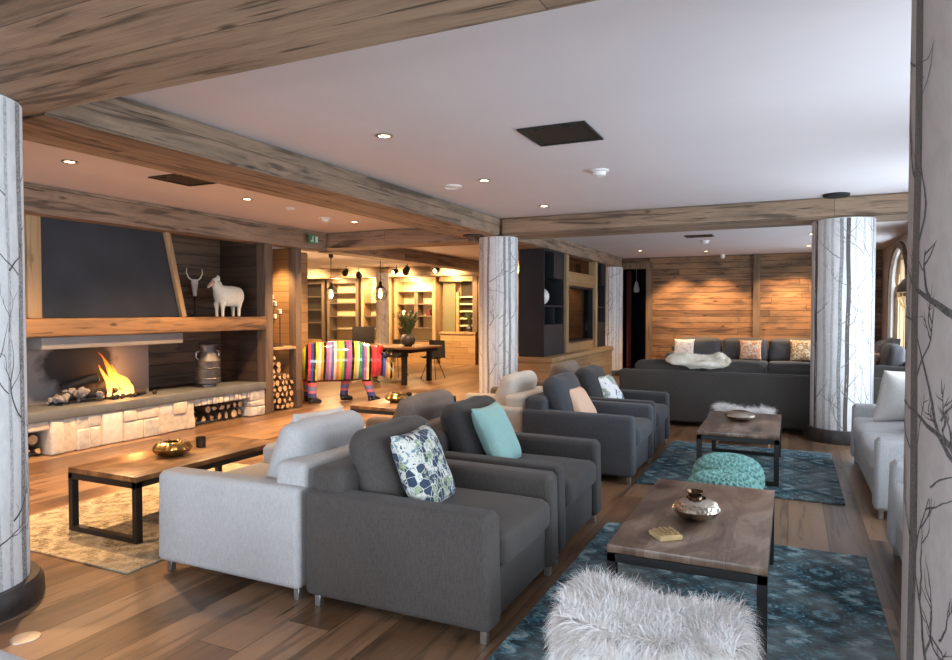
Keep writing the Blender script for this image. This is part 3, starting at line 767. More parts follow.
# milk can, lamb, skull -------------------------------------------------------
mc = thing('milk_can', 'old galvanised milk can standing on the hearth right of the fire', 'milk can', (-7.0, 6.5, .461))
bm = BM(); lathe(bm, [(0, .0), (.10, 0), (.10, .03), (.155, .05), (.16, .07), (.16, .33), (.165, .345), (.155, .36), (.11, .45), (.10, .50), (.112, .53), (.11, .54), (.0, .54)], 32)
obj('body', bm, M['zinc'], mc)
bm = BM(); lathe(bm, [(.163, .10), (.17, .11), (.163, .12)], 32); lathe(bm, [(.163, .24), (.17, .25), (.163, .26)], 32); obj('band', bm, M['zinc'], mc)
bm = BM(); lathe(bm, [(0, .542), (.12, .542), (.125, .56), (.10, .58), (0, .59)], 28); obj('lid', bm, M['zinc'], mc)
for s in (-1, 1):
    bm = BM(); tube(bm, [(0, s * .15, .36), (0, s * .19, .40), (0, s * .19, .46), (0, s * .12, .48)], .010, 6); obj('handle', bm, M['steel'], mc)

def remesh(o, vox, mat=None):
    m = o.modifiers.new('remesh', 'REMESH'); m.mode = 'VOXEL'; m.voxel_size = vox; m.use_smooth_shade = True
    s = o.modifiers.new('smooth', 'SMOOTH'); s.factor = .6; s.iterations = 6
def loft(bm, secs, seg=20):
    """secs: (centre, half width vector, half height vector)"""
    rings = []
    for c, a, b in secs:
        c, a, b = Vector(c), Vector(a), Vector(b)
        rings.append([bm.verts.new(c + a * math.cos(2 * PI * k / seg) + b * math.sin(2 * PI * k / seg)) for k in range(seg)])
    for A, Q in zip(rings, rings[1:]):
        for k in range(seg): bm.faces.new((A[k], A[(k + 1) % seg], Q[(k + 1) % seg], Q[k]))
    bm.faces.new(rings[0][::-1]); bm.faces.new(rings[-1])
la = thing('lamb_figure', 'white woolly lamb figure standing on the mantel', 'figure', (-6.95, 6.8, 1.386), PI / 2)
# local x = forward is -x (towards the left of the photo)
bm = BM()
loft(bm, [((.26, 0, .27), (0, .03, 0), (0, 0, .03)), ((.22, 0, .28), (0, .09, 0), (0, 0, .10)), ((.10, 0, .27), (0, .115, 0), (0, 0, .125)), ((-.05, 0, .27), (0, .11, 0), (0, 0, .125)), ((-.15, 0, .30), (0, .09, 0), (0, 0, .11)), ((-.19, 0, .33), (0, .06, 0), (0, 0, .07))], 18)
loft(bm, [((-.14, 0, .32), (0, .06, 0), (.05, 0, .05)), ((-.19, 0, .41), (0, .055, 0), (.05, 0, .03)), ((-.20, 0, .48), (0, .055, 0), (.06, 0, .01)), ((-.20, 0, .52), (0, .03, 0), (.035, 0, .0))], 16)
for x in (-.13, .16):
    for y in (-.055, .055):
        loft(bm, [((x, y, 0), (.022, 0, 0), (0, .022, 0)), ((x, y, .1), (.024, 0, 0), (0, .024, 0)), ((x, y, .2), (.045, 0, 0), (0, .04, 0))], 12)
for v in bm.verts:
    if v.co.z > .15 and v.co.x > -.17: v.co.z = .27 + (v.co.z - .27) * 1.22; v.co.y *= 1.1
o = obj('fleece', bm, M['lamb'], la); remesh(o, .012)
bm = BM(); loft(bm, [((-.22, 0, .475), (0, .04, 0), (.012, 0, .045)), ((-.27, 0, .44), (0, .036, 0), (.012, 0, .04)), ((-.315, 0, .405), (0, .026, 0), (.01, 0, .028)), ((-.325, 0, .398), (0, .012, 0), (.006, 0, .012))], 16)
obj('face', bm, M['lambface'], la)
for s in (-1, 1):
    bm = BM(); loft(bm, [((-.20, s * .05, .47), (.02, 0, 0), (0, 0, .012)), ((-.20, s * .085, .455), (.024, 0, 0), (0, 0, .012)), ((-.20, s * .115, .43), (.008, 0, 0), (0, 0, .006))], 10); obj('ear', bm, M['lamb'], la)
    bm = BM(); bmesh.ops.create_icosphere(bm, subdivisions=2, radius=.007, matrix=Matrix.Translation((-.262, s * .033, .462))); obj('eye', bm, M['blackmatt'], la)
sk = thing('antler_ornament', 'pale horned skull ornament on the dark wall right of hood', 'ornament', (-7.40, 6.66, 1.387)); sk.scale = (.8, .8, .85)
bm = BM(); loft(bm, [((0, 0, .33), (0, .03, 0), (.03, 0, 0)), ((0, 0, .45), (0, .05, 0), (.04, 0, 0)), ((0, 0, .55), (0, .075, 0), (.04, 0, 0)), ((0, 0, .6), (0, .05, 0), (.03, 0, 0))], 16)
obj('skull', bm, M['ceram'], sk)
for s in (-1, 1):
    bm = BM(); tube(bm, [(0, s * .05, .58), (.0, s * .12, .62), (0, s * .17, .70), (0, s * .16, .78)], [.014, .012, .009, .003], 8); obj('horn', bm, M['wax'], sk)
bm = BM(); lathe(bm, [(0, 0), (.07, 0), (.07, .02), (.012, .03), (.010, .34), (0, .34)], 20); obj('stand', bm, M['black'], sk)

# candle stands
def candle_stand(loc, h, arms, label):
    t = thing('candle_stand', label, 'candle stand', loc)
    bm = BM(); lathe(bm, [(0, 0), (.055, 0), (.05, .012), (.012, .02), (.008, .03), (.008, h), (0, h)], 16)
    obj('stem', bm, M['black'], t)
    for (dy, z) in arms:
        bm = BM()
        if dy: tube(bm, [(0, 0, z - .06), (0, dy * .6, z - .05), (0, dy, z)], .006, 6)
        lathe(bm, [(0, z), (.035, z + .004), (.042, z + .014), (.030, z + .006), (0, z + .006)], 16, (0, dy)); dp = obj('drip_pan', bm, M['black'], t)
        bm = BM(); lathe(bm, [(0, z + .007), (.026, z + .007), (.026, z + .075), (.02, z + .08), (0, z + .078)], 16, (0, dy)); obj('candle', bm, M['wax'], dp)
candle_stand((-6.79, 7.50, .941), .68, [(0, .68), (.055, .58), (.05, .40)], 'tall black candle stand with several pale candles at left of the niche shelf')
candle_stand((-6.79, 7.66, .941), .47, [(0, .47)], 'shorter black candle stand on the niche shelf')
candle_stand((-7.05, 7.80, .941), .60, [(0, .60)], 'black candle stand at the right rear of niche shelf')

# ------------------------------------------------------------------ seating
def legs(t, pts, h=.07, m='steel'):
    for x, y in pts: obj('leg', B(x - .016, x + .016, y - .016, y + .016, 0, h, .002, 1), M[m], t)
def make_seat(name, label, cat, mat, w=.96, seats=1, pillow_top=.88, leg='steel', group=None, backh=.69, armh=.58):
    """faces local +x; w is the width along y"""
    t = thing(name, label, cat, (0, 0, 0), 0, group); hw = w / 2; D = .5; aw = .15
    legs(t, [(D - .05, hw - .06), (D - .05, -hw + .06), (-D + .05, hw - .06), (-D + .05, -hw + .06)], .07, leg)
    f = M[mat]
    obj('frame_base', B(-D + .02, D - .03, -hw + aw, hw - aw, .065, .30, .02, 2), f, t)
    for s in (-1, 1):
        y0, y1 = (s * hw, s * (hw - aw)); y0, y1 = min(y0, y1), max(y0, y1)
        bm = BM(); box(bm, -D, D, y0, y1, .065, armh, .034, 5)
        for v in bm.verts:
            if v.co.x > D - .12 and v.co.z > armh - .10:      # softer front top corner
                q = Vector((v.co.x - (D - .10), v.co.z - (armh - .10)))
                if q.x > 0 and q.y > 0:
                    m = max(q.x, q.y); k = m / q.length if q.length > 1e-6 else 1
                    k = 1 + (k - 1) * .55; v.co.x = D - .10 + q.x * k; v.co.z = armh - .10 + q.y * k
        obj('armrest', bm, f, t)
    bm = BM(); box(bm, -D + .005, -D + .2, -hw + .05, hw - .05, .07, backh, .045, 5)
    bmesh.ops.transform(bm, matrix=Matrix.Translation((-D, 0, .3)) @ Matrix.Rotation(0, 4, 'Y') @ Matrix.Translation((D, 0, -.3)), verts=bm.verts)
    obj('back_frame', bm, f, t)
    sw = (w - 2 * aw) / seats
    for i in range(seats):
        cy = -hw + aw + sw * (i + .5)
        bm = soft(.80, sw - .006, .17, .05, (0.012, 0, .02), seed=i + 1); bmesh.ops.translate(bm, verts=bm.verts, vec=(.105, cy, .375)); obj('seat_cushion', bm, f, t)
        bm = soft(.17, sw - .01, .47, .08, (.045, .0, .012), seed=i + 5, wrinkle=.008)
        bmesh.ops.transform(bm, matrix=Matrix.Translation((-.235, cy, pillow_top - .25)) @ Matrix.Rotation(-.36, 4, 'Y'), verts=bm.verts); obj('back_cushion', bm, f, t)
    return t
# right-facing row along the teal rugs
xr = -1.645
a = make_seat('armchair', 'taupe grey fabric armchair with navy patterned pillow, nearest of the dark ones', 'armchair', 'f_dark', group='armchairs facing the teal rugs'); a.location = (xr, 3.05, 0)
NM = {k: M[k].name for k in M}
def variant(src, frm, to, loc, rz, label, group):
    o = dup(src, loc, rz, label, group); recolor(o, {M[frm].name: M[to]}); return o
variant(a, 'f_dark', 'f_char', (xr - .02, 4.06, 0), 0, 'charcoal armchair with plain mint green pillow, behind the taupe grey one', 'armchairs facing the teal rugs')
variant(a, 'f_dark', 'f_slate', (xr - .02, 6.03, 0), 0, 'slate blue-grey armchair holding a small peach pillow', 'armchairs facing the teal rugs')
variant(a, 'f_dark', 'f_char2', (xr - .04, 7.08, 0), 0, 'dark armchair with blue and white pillow, in front of the long dark sofa', 'armchairs facing the teal rugs')
xl = -2.685
variant(a, 'f_dark', 'f_white', (xl, 3.06, 0), PI, 'off-white armchair turned to the fireplace, nearest of the pale armchairs', 'armchairs facing the fireplace')
variant(a, 'f_dark', 'f_taupe', (xl, 4.25, 0), PI, 'taupe brown armchair facing fireplace, back to back with the charcoal one', 'armchairs facing the fireplace')
variant(a, 'f_dark', 'f_cream', (xl, 6.10, 0), PI, 'cream armchair in front of the middle birch column', 'armchairs facing the fireplace')
variant(a, 'f_dark', 'f_taupe', (xl, 7.60, 0), PI, 'brown armchair farthest back, seen against the wood bench', 'armchairs facing the fireplace')
variant(a, 'f_dark', 'f_light', (-2.10, .565, 0), 0, 'light grey armchair whose corner shows at the bottom left edge', 'armchairs facing the fireplace')
# pale sofas on the right
s1 = make_seat('sofa', 'pale grey two seat sofa with white cushion beside the right birch column', 'sofa', 'f_light', 2.05, 2); s1.location = (1.04, 6.38, 0); s1.rotation_euler = (0, 0, PI)
s2 = dup(s1, (1.04, 3.68, 0), PI, 'pale grey sofa half hidden behind the nearest birch column', None)
# long dark sofa, back to the viewer
def long_sofa(label, loc, rz, w, seats, mat, backh, ctop, depth=.95):
    t = thing('long_sofa', label, 'sofa', loc, rz); f = M[mat]; hw = w / 2; D = depth / 2
    legs(t, [(D - .06, hw - .06), (D - .06, -hw + .06), (-D + .06, hw - .06), (-D + .06, -hw + .06)], .07, 'black')
    obj('frame_base', B(-D + .02, D - .02, -hw + .14, hw - .14, .06, .30, .02, 2), f, t)
    obj('back_frame', B(-D, -D + .18, -hw, hw, .06, backh, .03, 4), f, t)
    for s in (-1, 1):
        y0, y1 = sorted((s * hw, s * (hw - .15))); obj('armrest', B(-D + .17, D, y0, y1, .06, .60, .04, 4), f, t)
    sw = (w - .3) / seats
    for i in range(seats):
        cy = -hw + .15 + sw * (i + .5)
        bm = soft(depth - .2, sw - .006, .16, .05, (.01, 0, .02), seed=i); bmesh.ops.translate(bm, verts=bm.verts, vec=(.085, cy, .37)); obj('seat_cushion', bm, f, t)
        bm = soft(.2, sw - .015, ctop - .44, .08, (.03, 0, .02), seed=i + 9, wrinkle=.01)
        bmesh.ops.transform(bm, matrix=Matrix.Translation((-D + .27, cy, (ctop + .44) / 2)) @ Matrix.Rotation(-.12, 4, 'Y'), verts=bm.verts); obj('back_cushion', bm, f, t)
    return t
long_sofa('long dark grey sofa seen from behind with sheepskin over its back', (-.26, 9.20, 0), PI / 2, 3.54, 4, 'f_sofa', .70, .81)
long_sofa('grey sofa against the plank wall with patterned cushions', (-.85, 14.75, 0), -PI / 2, 3.0, 3, 'f_sofab', .72, .90)
long_sofa('blue-grey sofa under the far right window', (1.15, 11.6, 0), PI, 2.3, 2, 'f_sofab', .78, .98, .85)

# throw pillows
def throw(mat, loc, rot, s, t, label, seed=0, h=None, group=None):
    o = obj('throw_pillow', pillow(s, t, seed, 18, h), M[mat], None, True, 80, loc, rot); tag(o, label, 'pillow', group)
throw('p_geo', (-1.60, 2.96, .462), (0, -.40, math.radians(6)), .42, .14, 'navy and green geometric print pillow on the taupe grey armchair', 1)
throw('c_mint', (-1.63, 3.98, .462), (0, -.44, math.radians(2)), .42, .13, 'plain mint green pillow on the charcoal armchair', 2)
throw('c_peach', (-1.66, 5.96, .462), (0, -.60, math.radians(-12)), .34, .12, 'peach pillow on the slate armchair', 3)
throw('p_blue', (-1.66, 7.06, .462), (0, -.60, math.radians(-15)), .36, .12, 'blue and white print pillow on the dark armchair', 4)
throw('c_white', (-2.78, 3.36, .462), (0, .34, math.radians(170) - PI), .40, .13, 'white pillow leaning in the off-white armchair by the fireplace', 5)
throw('c_white', (.90, 7.05, .462), (0, .30, math.radians(-62)), .50, .18, 'large white cushion on the pale right sofa', 6)
throw('c_green', (.98, 6.60, .462), (0, .40, math.radians(-40)), .32, .14, 'grey green pillow on the pale right sofa', 7)
throw('p_pale', (-2.05, 14.72, .47), (0, .3, math.radians(88)), .42, .13, 'white and grey print pillow on the plank wall sofa', 8)
throw('p_rust', (-.73, 14.72, .47), (0, .3, math.radians(92)), .42, .13, 'rust and cream print pillow on the plank wall sofa', 9)
throw('p_gold', (.22, 14.72, .47), (0, .3, math.radians(92)), .44, .13, 'gold and cream print pillow on the plank wall sofa beside column', 10)
throw('c_peach', (1.03, 12.1, .47), (0, .35, .1), .40, .13, 'pink pillow at the far end of window sofa', 11)
throw('c_peach', (1.03, 11.4, .47), (0, .35, -.2), .40, .13, 'pink pillow at the near end of window sofa', 12)
throw('f_sofab', (1.2, 11.75, .62), (0, .5, .1), .5, .16, 'grey pillow leaning high on window sofa', 13)

# sheepskin over the long sofa
bm = soft(.70, .34, .12, .06, (.03, .01, .03), 26, 4, .0)
def lump(c):
    z = c.z + .04 * math.exp(-((c.x - .27) / .07) ** 2) * (1 if c.z > 0 else 0) + .02 * noise.noise(c * 9) - .10 * max(0, abs(c.y) - .09) * 2
    e = 1 + .07 * math.sin(c.x * 17) + .05 * noise.noise(c * 6)
    return Vector((-1.06 + c.x, 8.93 + c.y * e, .815 + z + (.02 if c.x < -.1 else 0)))
for v in bm.verts: v.co = lump(v.co)
bm.faces.ensure_lookup_table(); bm.normal_update()
fl_ = [(f.calc_center_median().copy(), f.normal.copy()) for f in bm.faces if f.normal.z > -.3]
cen = Vector((-1.06, 8.93, .80))
def sp(rnd):
    c, nn = rnd.choice(fl_); nn = nn if nn.dot(c - cen) > 0 else -nn
    return c + Vector((rnd.uniform(-.012, .012), rnd.uniform(-.006, .006), 0)), nn
fur(sp, 14000, .022, .0018, .3, 3, bm=bm)
tag(raw('sheepskin', bm, M['fur_cream']), 'cream sheepskin draped over the back of the long dark sofa', 'sheepskin')

# ------------------------------------------------------------------ coffee tables
def coffee_table(loc, label, mat, group):
    t = thing('coffee_table', label, 'coffee table', loc, 0, group); w, l, h = .325, .64, .43
    bm = B(-w, w, -l, l, h - .035, h, .004, 2)
    obj('tabletop', bm, M[mat], t)
    bm = BM()
    for s in (-1, 1):
        box(bm, s * w - .012 * (1 + s), s * w + .012 * (1 - s), -l, l, h - .07, h - .036)
    obj('side_rail', bm, M['black'], t, False)
    for s in (-1, 1):
        y0, y1 = sorted((s * l, s * (l - .045))); bm = BM()
        box(bm, -w, w, y0, y1, h - .075, h - .036, .002, 1); box(bm, -w + .04, w - .04, y0, y1, 0.012, .045, .002, 1)
        for q in (-1, 1):
            x0, x1 = sorted((q * w, q * (w - .04))); box(bm, x0, x1, y0, y1, 0.012, h - .036, .002, 1)
        obj('leg_frame', bm, M['black'], t, False)
    return t
coffee_table((-.395, 3.52, 0), 'brown wood coffee table on near teal rug, with silver bowl and box', 'table', 'coffee tables')
coffee_table((-.395, 6.64, 0), 'coffee table on the far teal rug in front of long dark sofa', 'table', 'coffee tables')
coffee_table((-3.965, 3.45, 0), 'long wood coffee table with black frame on the beige rug', 'table_warm', 'coffee tables')
coffee_table((-4.02, 6.64, 0), 'coffee table near the striped bull sculpture, behind the taupe armchair', 'table_warm', 'coffee tables')

# rugs
def rug(x0, x1, y0, y1, mat, label):
    bm = BM(); box(bm, -(x1 - x0) / 2, (x1 - x0) / 2, -(y1 - y0) / 2, (y1 - y0) / 2, 0, .011, .003, 1)
    tag(obj('rug', bm, M[mat], None, True, 40, ((x0 + x1) / 2, (y0 + y1) / 2, .0005)), label, 'rug')
rug(-1.12, .42, 2.15, 4.50, 'rug_teal', 'worn teal blue rug under the nearest coffee table')
rug(-1.17, .39, 5.67, 7.68, 'rug_teal', 'worn teal blue rug under the farther coffee table')
rug(-4.85, -3.30, 2.48, 4.75, 'rug_beige', 'beige patterned rug under the left coffee table')
rug(-4.85, -3.30, 5.65, 7.6, 'rug_beige', 'beige patterned rug under the table before the bull sculpture')

# fur stools
def fur_stool(loc, label, seed, count, dark=True):
    t = thing('fur_stool', label, 'stool', loc, 0, 'shaggy fur stools')
    w, d, h = .33, .19, .34
    bm = soft(2 * w - .06, 2 * d - .06, .20, .07, (.0, 0, .03)); bmesh.ops.translate(bm, verts=bm.verts, vec=(0, 0, h - .10)); obj('seat', bm, M['fur'], t)
    for x in (-.26, .26):
        for y in (-.12, .12): obj('leg', lathe(BM(), [(0, 0), (.013, 0), (.02, .18), (0, .18)], 10, (x, y)), M['post_warm'], t)
    def pt(rnd):
        if rnd.random() < .5:
            x, y = rnd.uniform(-w + .04, w - .04), rnd.uniform(-d + .04, d - .04)
            z = h + .03 * (1 - (x / w) ** 2) * (1 - (y / d) ** 2) - .035 * math.exp(-((x - .05) / .16) ** 2) + .02 * math.exp(-((x + .25) / .1) ** 2); return Vector((x, y, z)), Vector((x * .8, y * 1.5, 1)).normalized()
        a = rnd.uniform(0, 2 * PI); ca, sa = math.cos(a), math.sin(a); k = 1 / (abs(ca) ** 4 + abs(sa) ** 4) ** .25
        z = rnd.uniform(.10, h)
        return Vector((ca * k * (w - .035), sa * k * (d - .035), z)), Vector((ca, sa, .25)).normalized()
    raw('fur', fur(pt, count, .095, .0017, .8, seed), [M['fur']], t)
    return t
fur_stool((-.44, 2.40, .012), 'white shaggy fur stool in front of the nearest coffee table', 3, 30000)
fur_stool((-.46, 7.92, .0), 'white fur stool behind the farther coffee table', 4, 8000)

# knitted poufs
def pouf(loc, label, seed):
    """chunky knit: rows of slanted V stitches over a flattened ball"""
    R, H, ribs = .25, .33, 27
    def surf(t, th):
        a = -PI / 2 + PI * t; ca = max(0, math.cos(a)) ** .62; sa = math.copysign(abs(math.sin(a)) ** .85, math.sin(a))
        return Vector((R * ca * math.cos(th), R * ca * math.sin(th), H / 2 + .015 + sa * H / 2))
    sb = BM(); bmesh.ops.create_uvsphere(sb, u_segments=8, v_segments=6, radius=1); sb.verts.index_update()
    SP = [v.co.copy() for v in sb.verts]; SF = [[v.index for v in f.verts] for f in sb.faces]; sb.free(); V = []; F = []
    bm = BM(); prof = [(0, surf(0, 0).z)] + [(surf(k / 40, 0).x, surf(k / 40, 0).z) for k in range(1, 40)] + [(0, surf(1, 0).z)]
    lathe(bm, prof, 48)
    arc = [0]; K = 400
    for k in range(K): arc.append(arc[-1] + (surf((k + 1) / K, 0) - surf(k / K, 0)).length)
    rows = 14; step = arc[-1] / rows
    for r in range(rows):
        want = (r + .5) * step; k = next(i for i, q in enumerate(arc) if q >= want); t = k / K; t2 = min(.999, t + .01); t1 = max(.001, t - .01)
        rad = surf(t, 0).x; sc = 2 * PI * rad / ribs
        if rad < .035: continue
        nr = ribs if rad > .12 else ribs // 2
        sc = 2 * PI * rad / nr
        for i in range(nr):
            for sg in (-1, 1):
                th = 2 * PI * (i + .5 + sg * .23) / nr
                p = surf(t, th); up = (surf(t2, th) - surf(t1, th)).normalized(); rt = Vector((-math.sin(th), math.cos(th), 0)); nn = rt.cross(up).normalized()
                ax = (up + rt * sg * .62).normalized(); bx = nn.cross(ax).normalized()
                m = Matrix((( bx.x * sc * .30, nn.x * .011, ax.x * step * .62, p.x + nn.x * .003), (bx.y * sc * .30, nn.y * .011, ax.y * step * .62, p.y + nn.y * .003), (bx.z * sc * .30, nn.z * .011, ax.z * step * .62, p.z + nn.z * .003), (0, 0, 0, 1)))
                base = len(V)
                V += [tuple(m @ q) for q in SP]; F += [tuple(base + q for q in f) for f in SF]
    tmp = bpy.data.meshes.new('stitches'); tmp.from_pydata(V, [], F); bm.from_mesh(tmp); bpy.data.meshes.remove(tmp)
    o = raw('knitted_pouf', bm, M['knit']); o.location = loc; tag(o, label, 'pouf'); return o
pouf((-.42, 5.42, .0), 'turquoise knitted pouf between the coffee tables, the farther one', 1)
pouf((-.40, 4.81, .0), 'turquoise knitted pouf peeking over far edge of nearest coffee table', 2)

# table-top objects
def bowl(loc, r, h, mat, label, cup=True):
    t = thing('bowl', label, 'bowl', loc)
    bm = BM(); lathe(bm, [(0, 0), (r * .45, 0), (r * .8, h * .18), (r, h * .5), (r * .85, h * .82), (r * .5, h), (r * .42, h), (r * .78, h * .78), (r * .9, h * .5), (r * .7, h * .22), (0, h * .1)], 40); obj('body', bm, M[mat], t)
    return t
b1 = bowl((-.41, 3.42, .431), .115, .105, 'hammer', 'hammered silver bowl on the nearest coffee table')
tl = thing('tealight_glass', 'dark brown tealight glass standing in the silver bowl', 'candle holder', (-.415, 3.42, .443))
bm = BM(); lathe(bm, [(0, 0), (.036, 0), (.038, .09), (.03, .10), (.044, .125), (.04, .125), (.027, .10), (.034, .09), (.033, .01), (0, .01)], 24); obj('glass', bm, plain('brown_metal_glass', (.10, .055, .03), .2, .8, .3, 30), tl)
bm = BM(); lathe(bm, [(0, .02), (.028, .02), (.028, .06), (0, .06)], 16); obj('candle', bm, M['wax'], tl)
bowl((-.42, 6.72, .431), .14, .09, 'hammer', 'silver bowl on the farther coffee table')
def star_bowl(loc, label):
    t = thing('bowl', label, 'bowl', loc)
    bm = BM(); lathe(bm, [(0, 0), (.06, 0), (.11, .025), (.128, .055), (.10, .09), (.06, .10), (.055, .096), (.09, .08), (.11, .055), (.09, .03), (0, .015)], 48)
    for v in bm.verts:
        a = math.atan2(v.co.y, v.co.x); k = 1 + .10 * math.cos(a * 7); v.co.x *= k; v.co.y *= k
    obj('body', bm, M['brass'], t)
    for k in range(7):
        a = 2 * PI * k / 7; bm = BM(); tube(bm, [(.085 * math.cos(a), .085 * math.sin(a), .088), (.088 * math.cos(a), .088 * math.sin(a), .108)], [.009, .003], 6); obj('petal_tip', bm, M['brass'], t)
    return t
star_bowl((-3.97, 3.36, .431), 'lobed brass bowl on the left coffee table')
star_bowl((-4.03, 6.45, .431), 'brass bowl on the table before the bull sculpture')
def cup(loc, label):
    bm = BM(); lathe(bm, [(0, 0), (.034, 0), (.037, .075), (.033, .075), (.03, .008), (0, .008)], 24)
    tag(obj('candle_cup', bm, plain('dark_bronze', (.05, .042, .035), .35, .6, .2, 20), None, True, 40, loc), label, 'cup')
cup((-4.02, 3.66, .431), 'small dark metal cup behind the brass bowl on left coffee table')
cup((-4.03, 6.72, .431), 'small dark cup on the table before the bull sculpture')
gb = thing('wooden_game', 'small wooden peg board box on the nearest coffee table', 'box', (-.50, 3.08, .431), math.radians(38))
obj('box_body', B(-.055, .055, -.055, .055, 0, .022, .003, 1), plain('bamboo', (.50, .36, .18), .5), gb)
for i in range(4):
    for j in range(4):
        bm = BM(); bmesh.ops.create_icosphere(bm, subdivisions=2, radius=.0095, matrix=Matrix.Translation((-.036 + .024 * i, -.036 + .024 * j, .026))); obj('peg', bm, plain('bamboo_dark', (.30, .19, .08), .5) if not (i or j) else bpy.data.materials['bamboo_dark'], gb)

# ------------------------------------------------------------------ striped bull sculpture
bl = thing('bull_sculpture', 'colourful striped glossy bull sculpture walking right beside the log niche', 'sculpture', (-6.45, 8.86, 0), math.radians(40)); bl.scale = (.79, .82, .97)
bm = BM()
loft(bm, [((-.93, 0, .66), (0, .06, 0), (0, 0, .10)), ((-.90, 0, .66), (0, .18, 0), (0, 0, .24)), ((-.80, 0, .67), (0, .25, 0), (0, 0, .31)), ((-.6, 0, .67), (0, .29, 0), (0, 0, .335)), ((-.3, 0, .675), (0, .30, 0), (0, 0, .335)), ((0, 0, .68), (0, .30, 0), (0, 0, .345)), ((.25, 0, .68), (0, .28, 0), (0, 0, .325)), ((.45, 0, .67), (0, .24, 0), (0, 0, .28)), ((.6, 0, .655), (0, .2, 0), (0, 0, .245))], 28)
loft(bm, [((.5, 0, .67), (0, .20, 0), (0, 0, .25)), ((.64, 0, .65), (0, .17, 0), (0, 0, .235)), ((.75, 0, .60), (0, .15, 0), (0, 0, .20)), ((.84, 0, .52), (0, .125, 0), (.03, 0, .15)), ((.92, 0, .46), (0, .10, 0), (.03, 0, .10)), ((.95, 0, .44), (0, .06, 0), (0, 0, .06))], 22)
for x, y, dx in ((-.72, -.17, .0), (-.80, .17, .0), (-.02, .17, -.06), (.30, -.17, .16)):
    loft(bm, [((x + dx, y, .015), (.075, 0, 0), (0, .07, 0)), ((x + dx, y, .10), (.085, 0, 0), (0, .075, 0)), ((x + dx * .7, y, .22), (.085, 0, 0), (0, .08, 0)), ((x + dx * .3, y, .38), (.10, 0, 0), (0, .09, 0)), ((x, y, .55), (.14, 0, 0), (0, .11, 0))], 16)
    loft(bm, [((x + dx - .07, y, .05), (0, .07, 0), (0, 0, .045)), ((x + dx + .05, y, .055), (0, .08, 0), (0, 0, .05)), ((x + dx + .14, y, .045), (0, .07, 0), (0, 0, .040)), ((x + dx + .19, y, .035), (0, .04, 0), (0, 0, .025))], 14)
o = obj('body', bm, M['bull'], bl); remesh(o, .016)
for s in (-1, 1):
    bm = BM(); loft(bm, [((.64, s * .14, .84), (.03, 0, 0), (0, 0, .04)), ((.66, s * .20, .90), (.04, 0, 0), (0, 0, .04)), ((.67, s * .24, .93), (.015, 0, 0), (0, 0, .015))], 12); e = obj('ear', bm, plain('red_lacquer', (.7, .05, .05), .15), bl)
    bm = BM(); tube(bm, [(.74, s * .1, .74), (.80, s * .2, .79), (.86, s * .24, .86)], [.035, .025, .006], 10); obj('horn', bm, M['blackmatt'], bl)
bm = BM(); tube(bm, [(-.93, 0, .82), (-1.0, 0, .72), (-1.0, 0, .5)], [.03, .022, .02], 8); obj('tail', bm, M['blackmatt'], bl)

# ------------------------------------------------------------------ black shelving, wood partition
sh = thing('wall_shelving', 'black metal open shelf cabinet between middle column and wood partition', 'shelf unit', (-3.83, 10.78, .72))
def shelving(t, L, seed):
    W = .22; H = 1.75; h = L / 2
    obj('side_panel', B(-W, W, -h, -h + .02, 0, H), M['slate'], t, False); obj('side_panel', B(-W, W, h - .02, h, 0, H), M['slate'], t, False)
    obj('back_panel', B(-W, -W + .02, -h + .021, h - .021, 0, H), M['blackmatt'], t, False)
    for z in (0, .5, .82, H - .02): obj('shelf', B(-W + .021, W - .002, -h + .021, h - .021, z, z + .02), M['slate'], t, False)
    obj('divider', B(-W + .021, W - .004, -.01, .01, .521, .819), M['slate'], t, False)
    obj('box_compartment', B(-W + .021, W - .01, .0, h - .03, 1.30, H - .021), M['slate'], t, False)
    obj('door', B(W - .02, W - .003, -h + .022, h - .022, .021, .499), M['slate'], t, False)
shelving(sh, 1.04, 1)
s_2 = thing('wall_shelving', 'narrow black shelf cabinet between the wood partition and far birch column', 'shelf unit', (-3.83, 13.9, .72)); shelving(s_2, .62, 2)
bm = BM(); bmesh.ops.create_uvsphere(bm, u_segments=28, v_segments=18, radius=.145); 
tag(obj('ceramic_globe', bm, M['ceram'], None, True, 80, (-3.74, 10.45, 1.706)), 'white round globe on the black shelf cabinet', 'ornament')
bn = thing('wood_bench', 'long pale wood plinth bench under the black shelving', 'bench', (-3.8, 12.2, 0))
bm = BM(); box(bm, -.58, .33, -2.0, 2.05, 0, .62, .01, 2); obj('body', bm, M['warm_y'], bn)
bm = BM(); box(bm, -.60, .36, -2.03, 2.08, .622, .715, .01, 2); obj('top', bm, M['warm_y'], bn)
pt = thing('partition', 'honey coloured wood partition with a framed glass opening', 'partition', (-3.75, 12.45, .717))
for y in (-.98, .98): obj('post', B(-.16, .16, y - .07, y + .07, 0, 1.755, .006, 2), M['post_warm'], pt)
obj('lower_panel', B(-.12, .12, -.909, .909, 0, .17, .004, 1), M['warm_y'], pt); obj('upper_panel', B(-.12, .12, -.909, .909, 1.22, 1.47, .004, 1), M['warm_y'], pt)
bm = BM()
for q in ((-.909, -.87), (.87, .909)): box(bm, -.1, .1, q[0], q[1], .171, 1.219)
box(bm, -.1, .1, -.87, .87, 1.18, 1.219); box(bm, -.1, .1, -.87, .87, .171, .20); obj('frame', bm, M['black'], pt, False)
obj('glass_pane', B(-.01, .01, -.869, .869, .201, 1.179), M['glass_dk'], pt, False); obj('glass_pane', B(-.01, .01, -.909, .909, 1.471, 1.755), M['glass_dk'], pt, False)
obj('reflected_boards', B(-.12, -.10, -.869, .869, .201, 1.179), M['wall_y'], pt, False)  # boards added behind the glass to stand in for the plank reflection

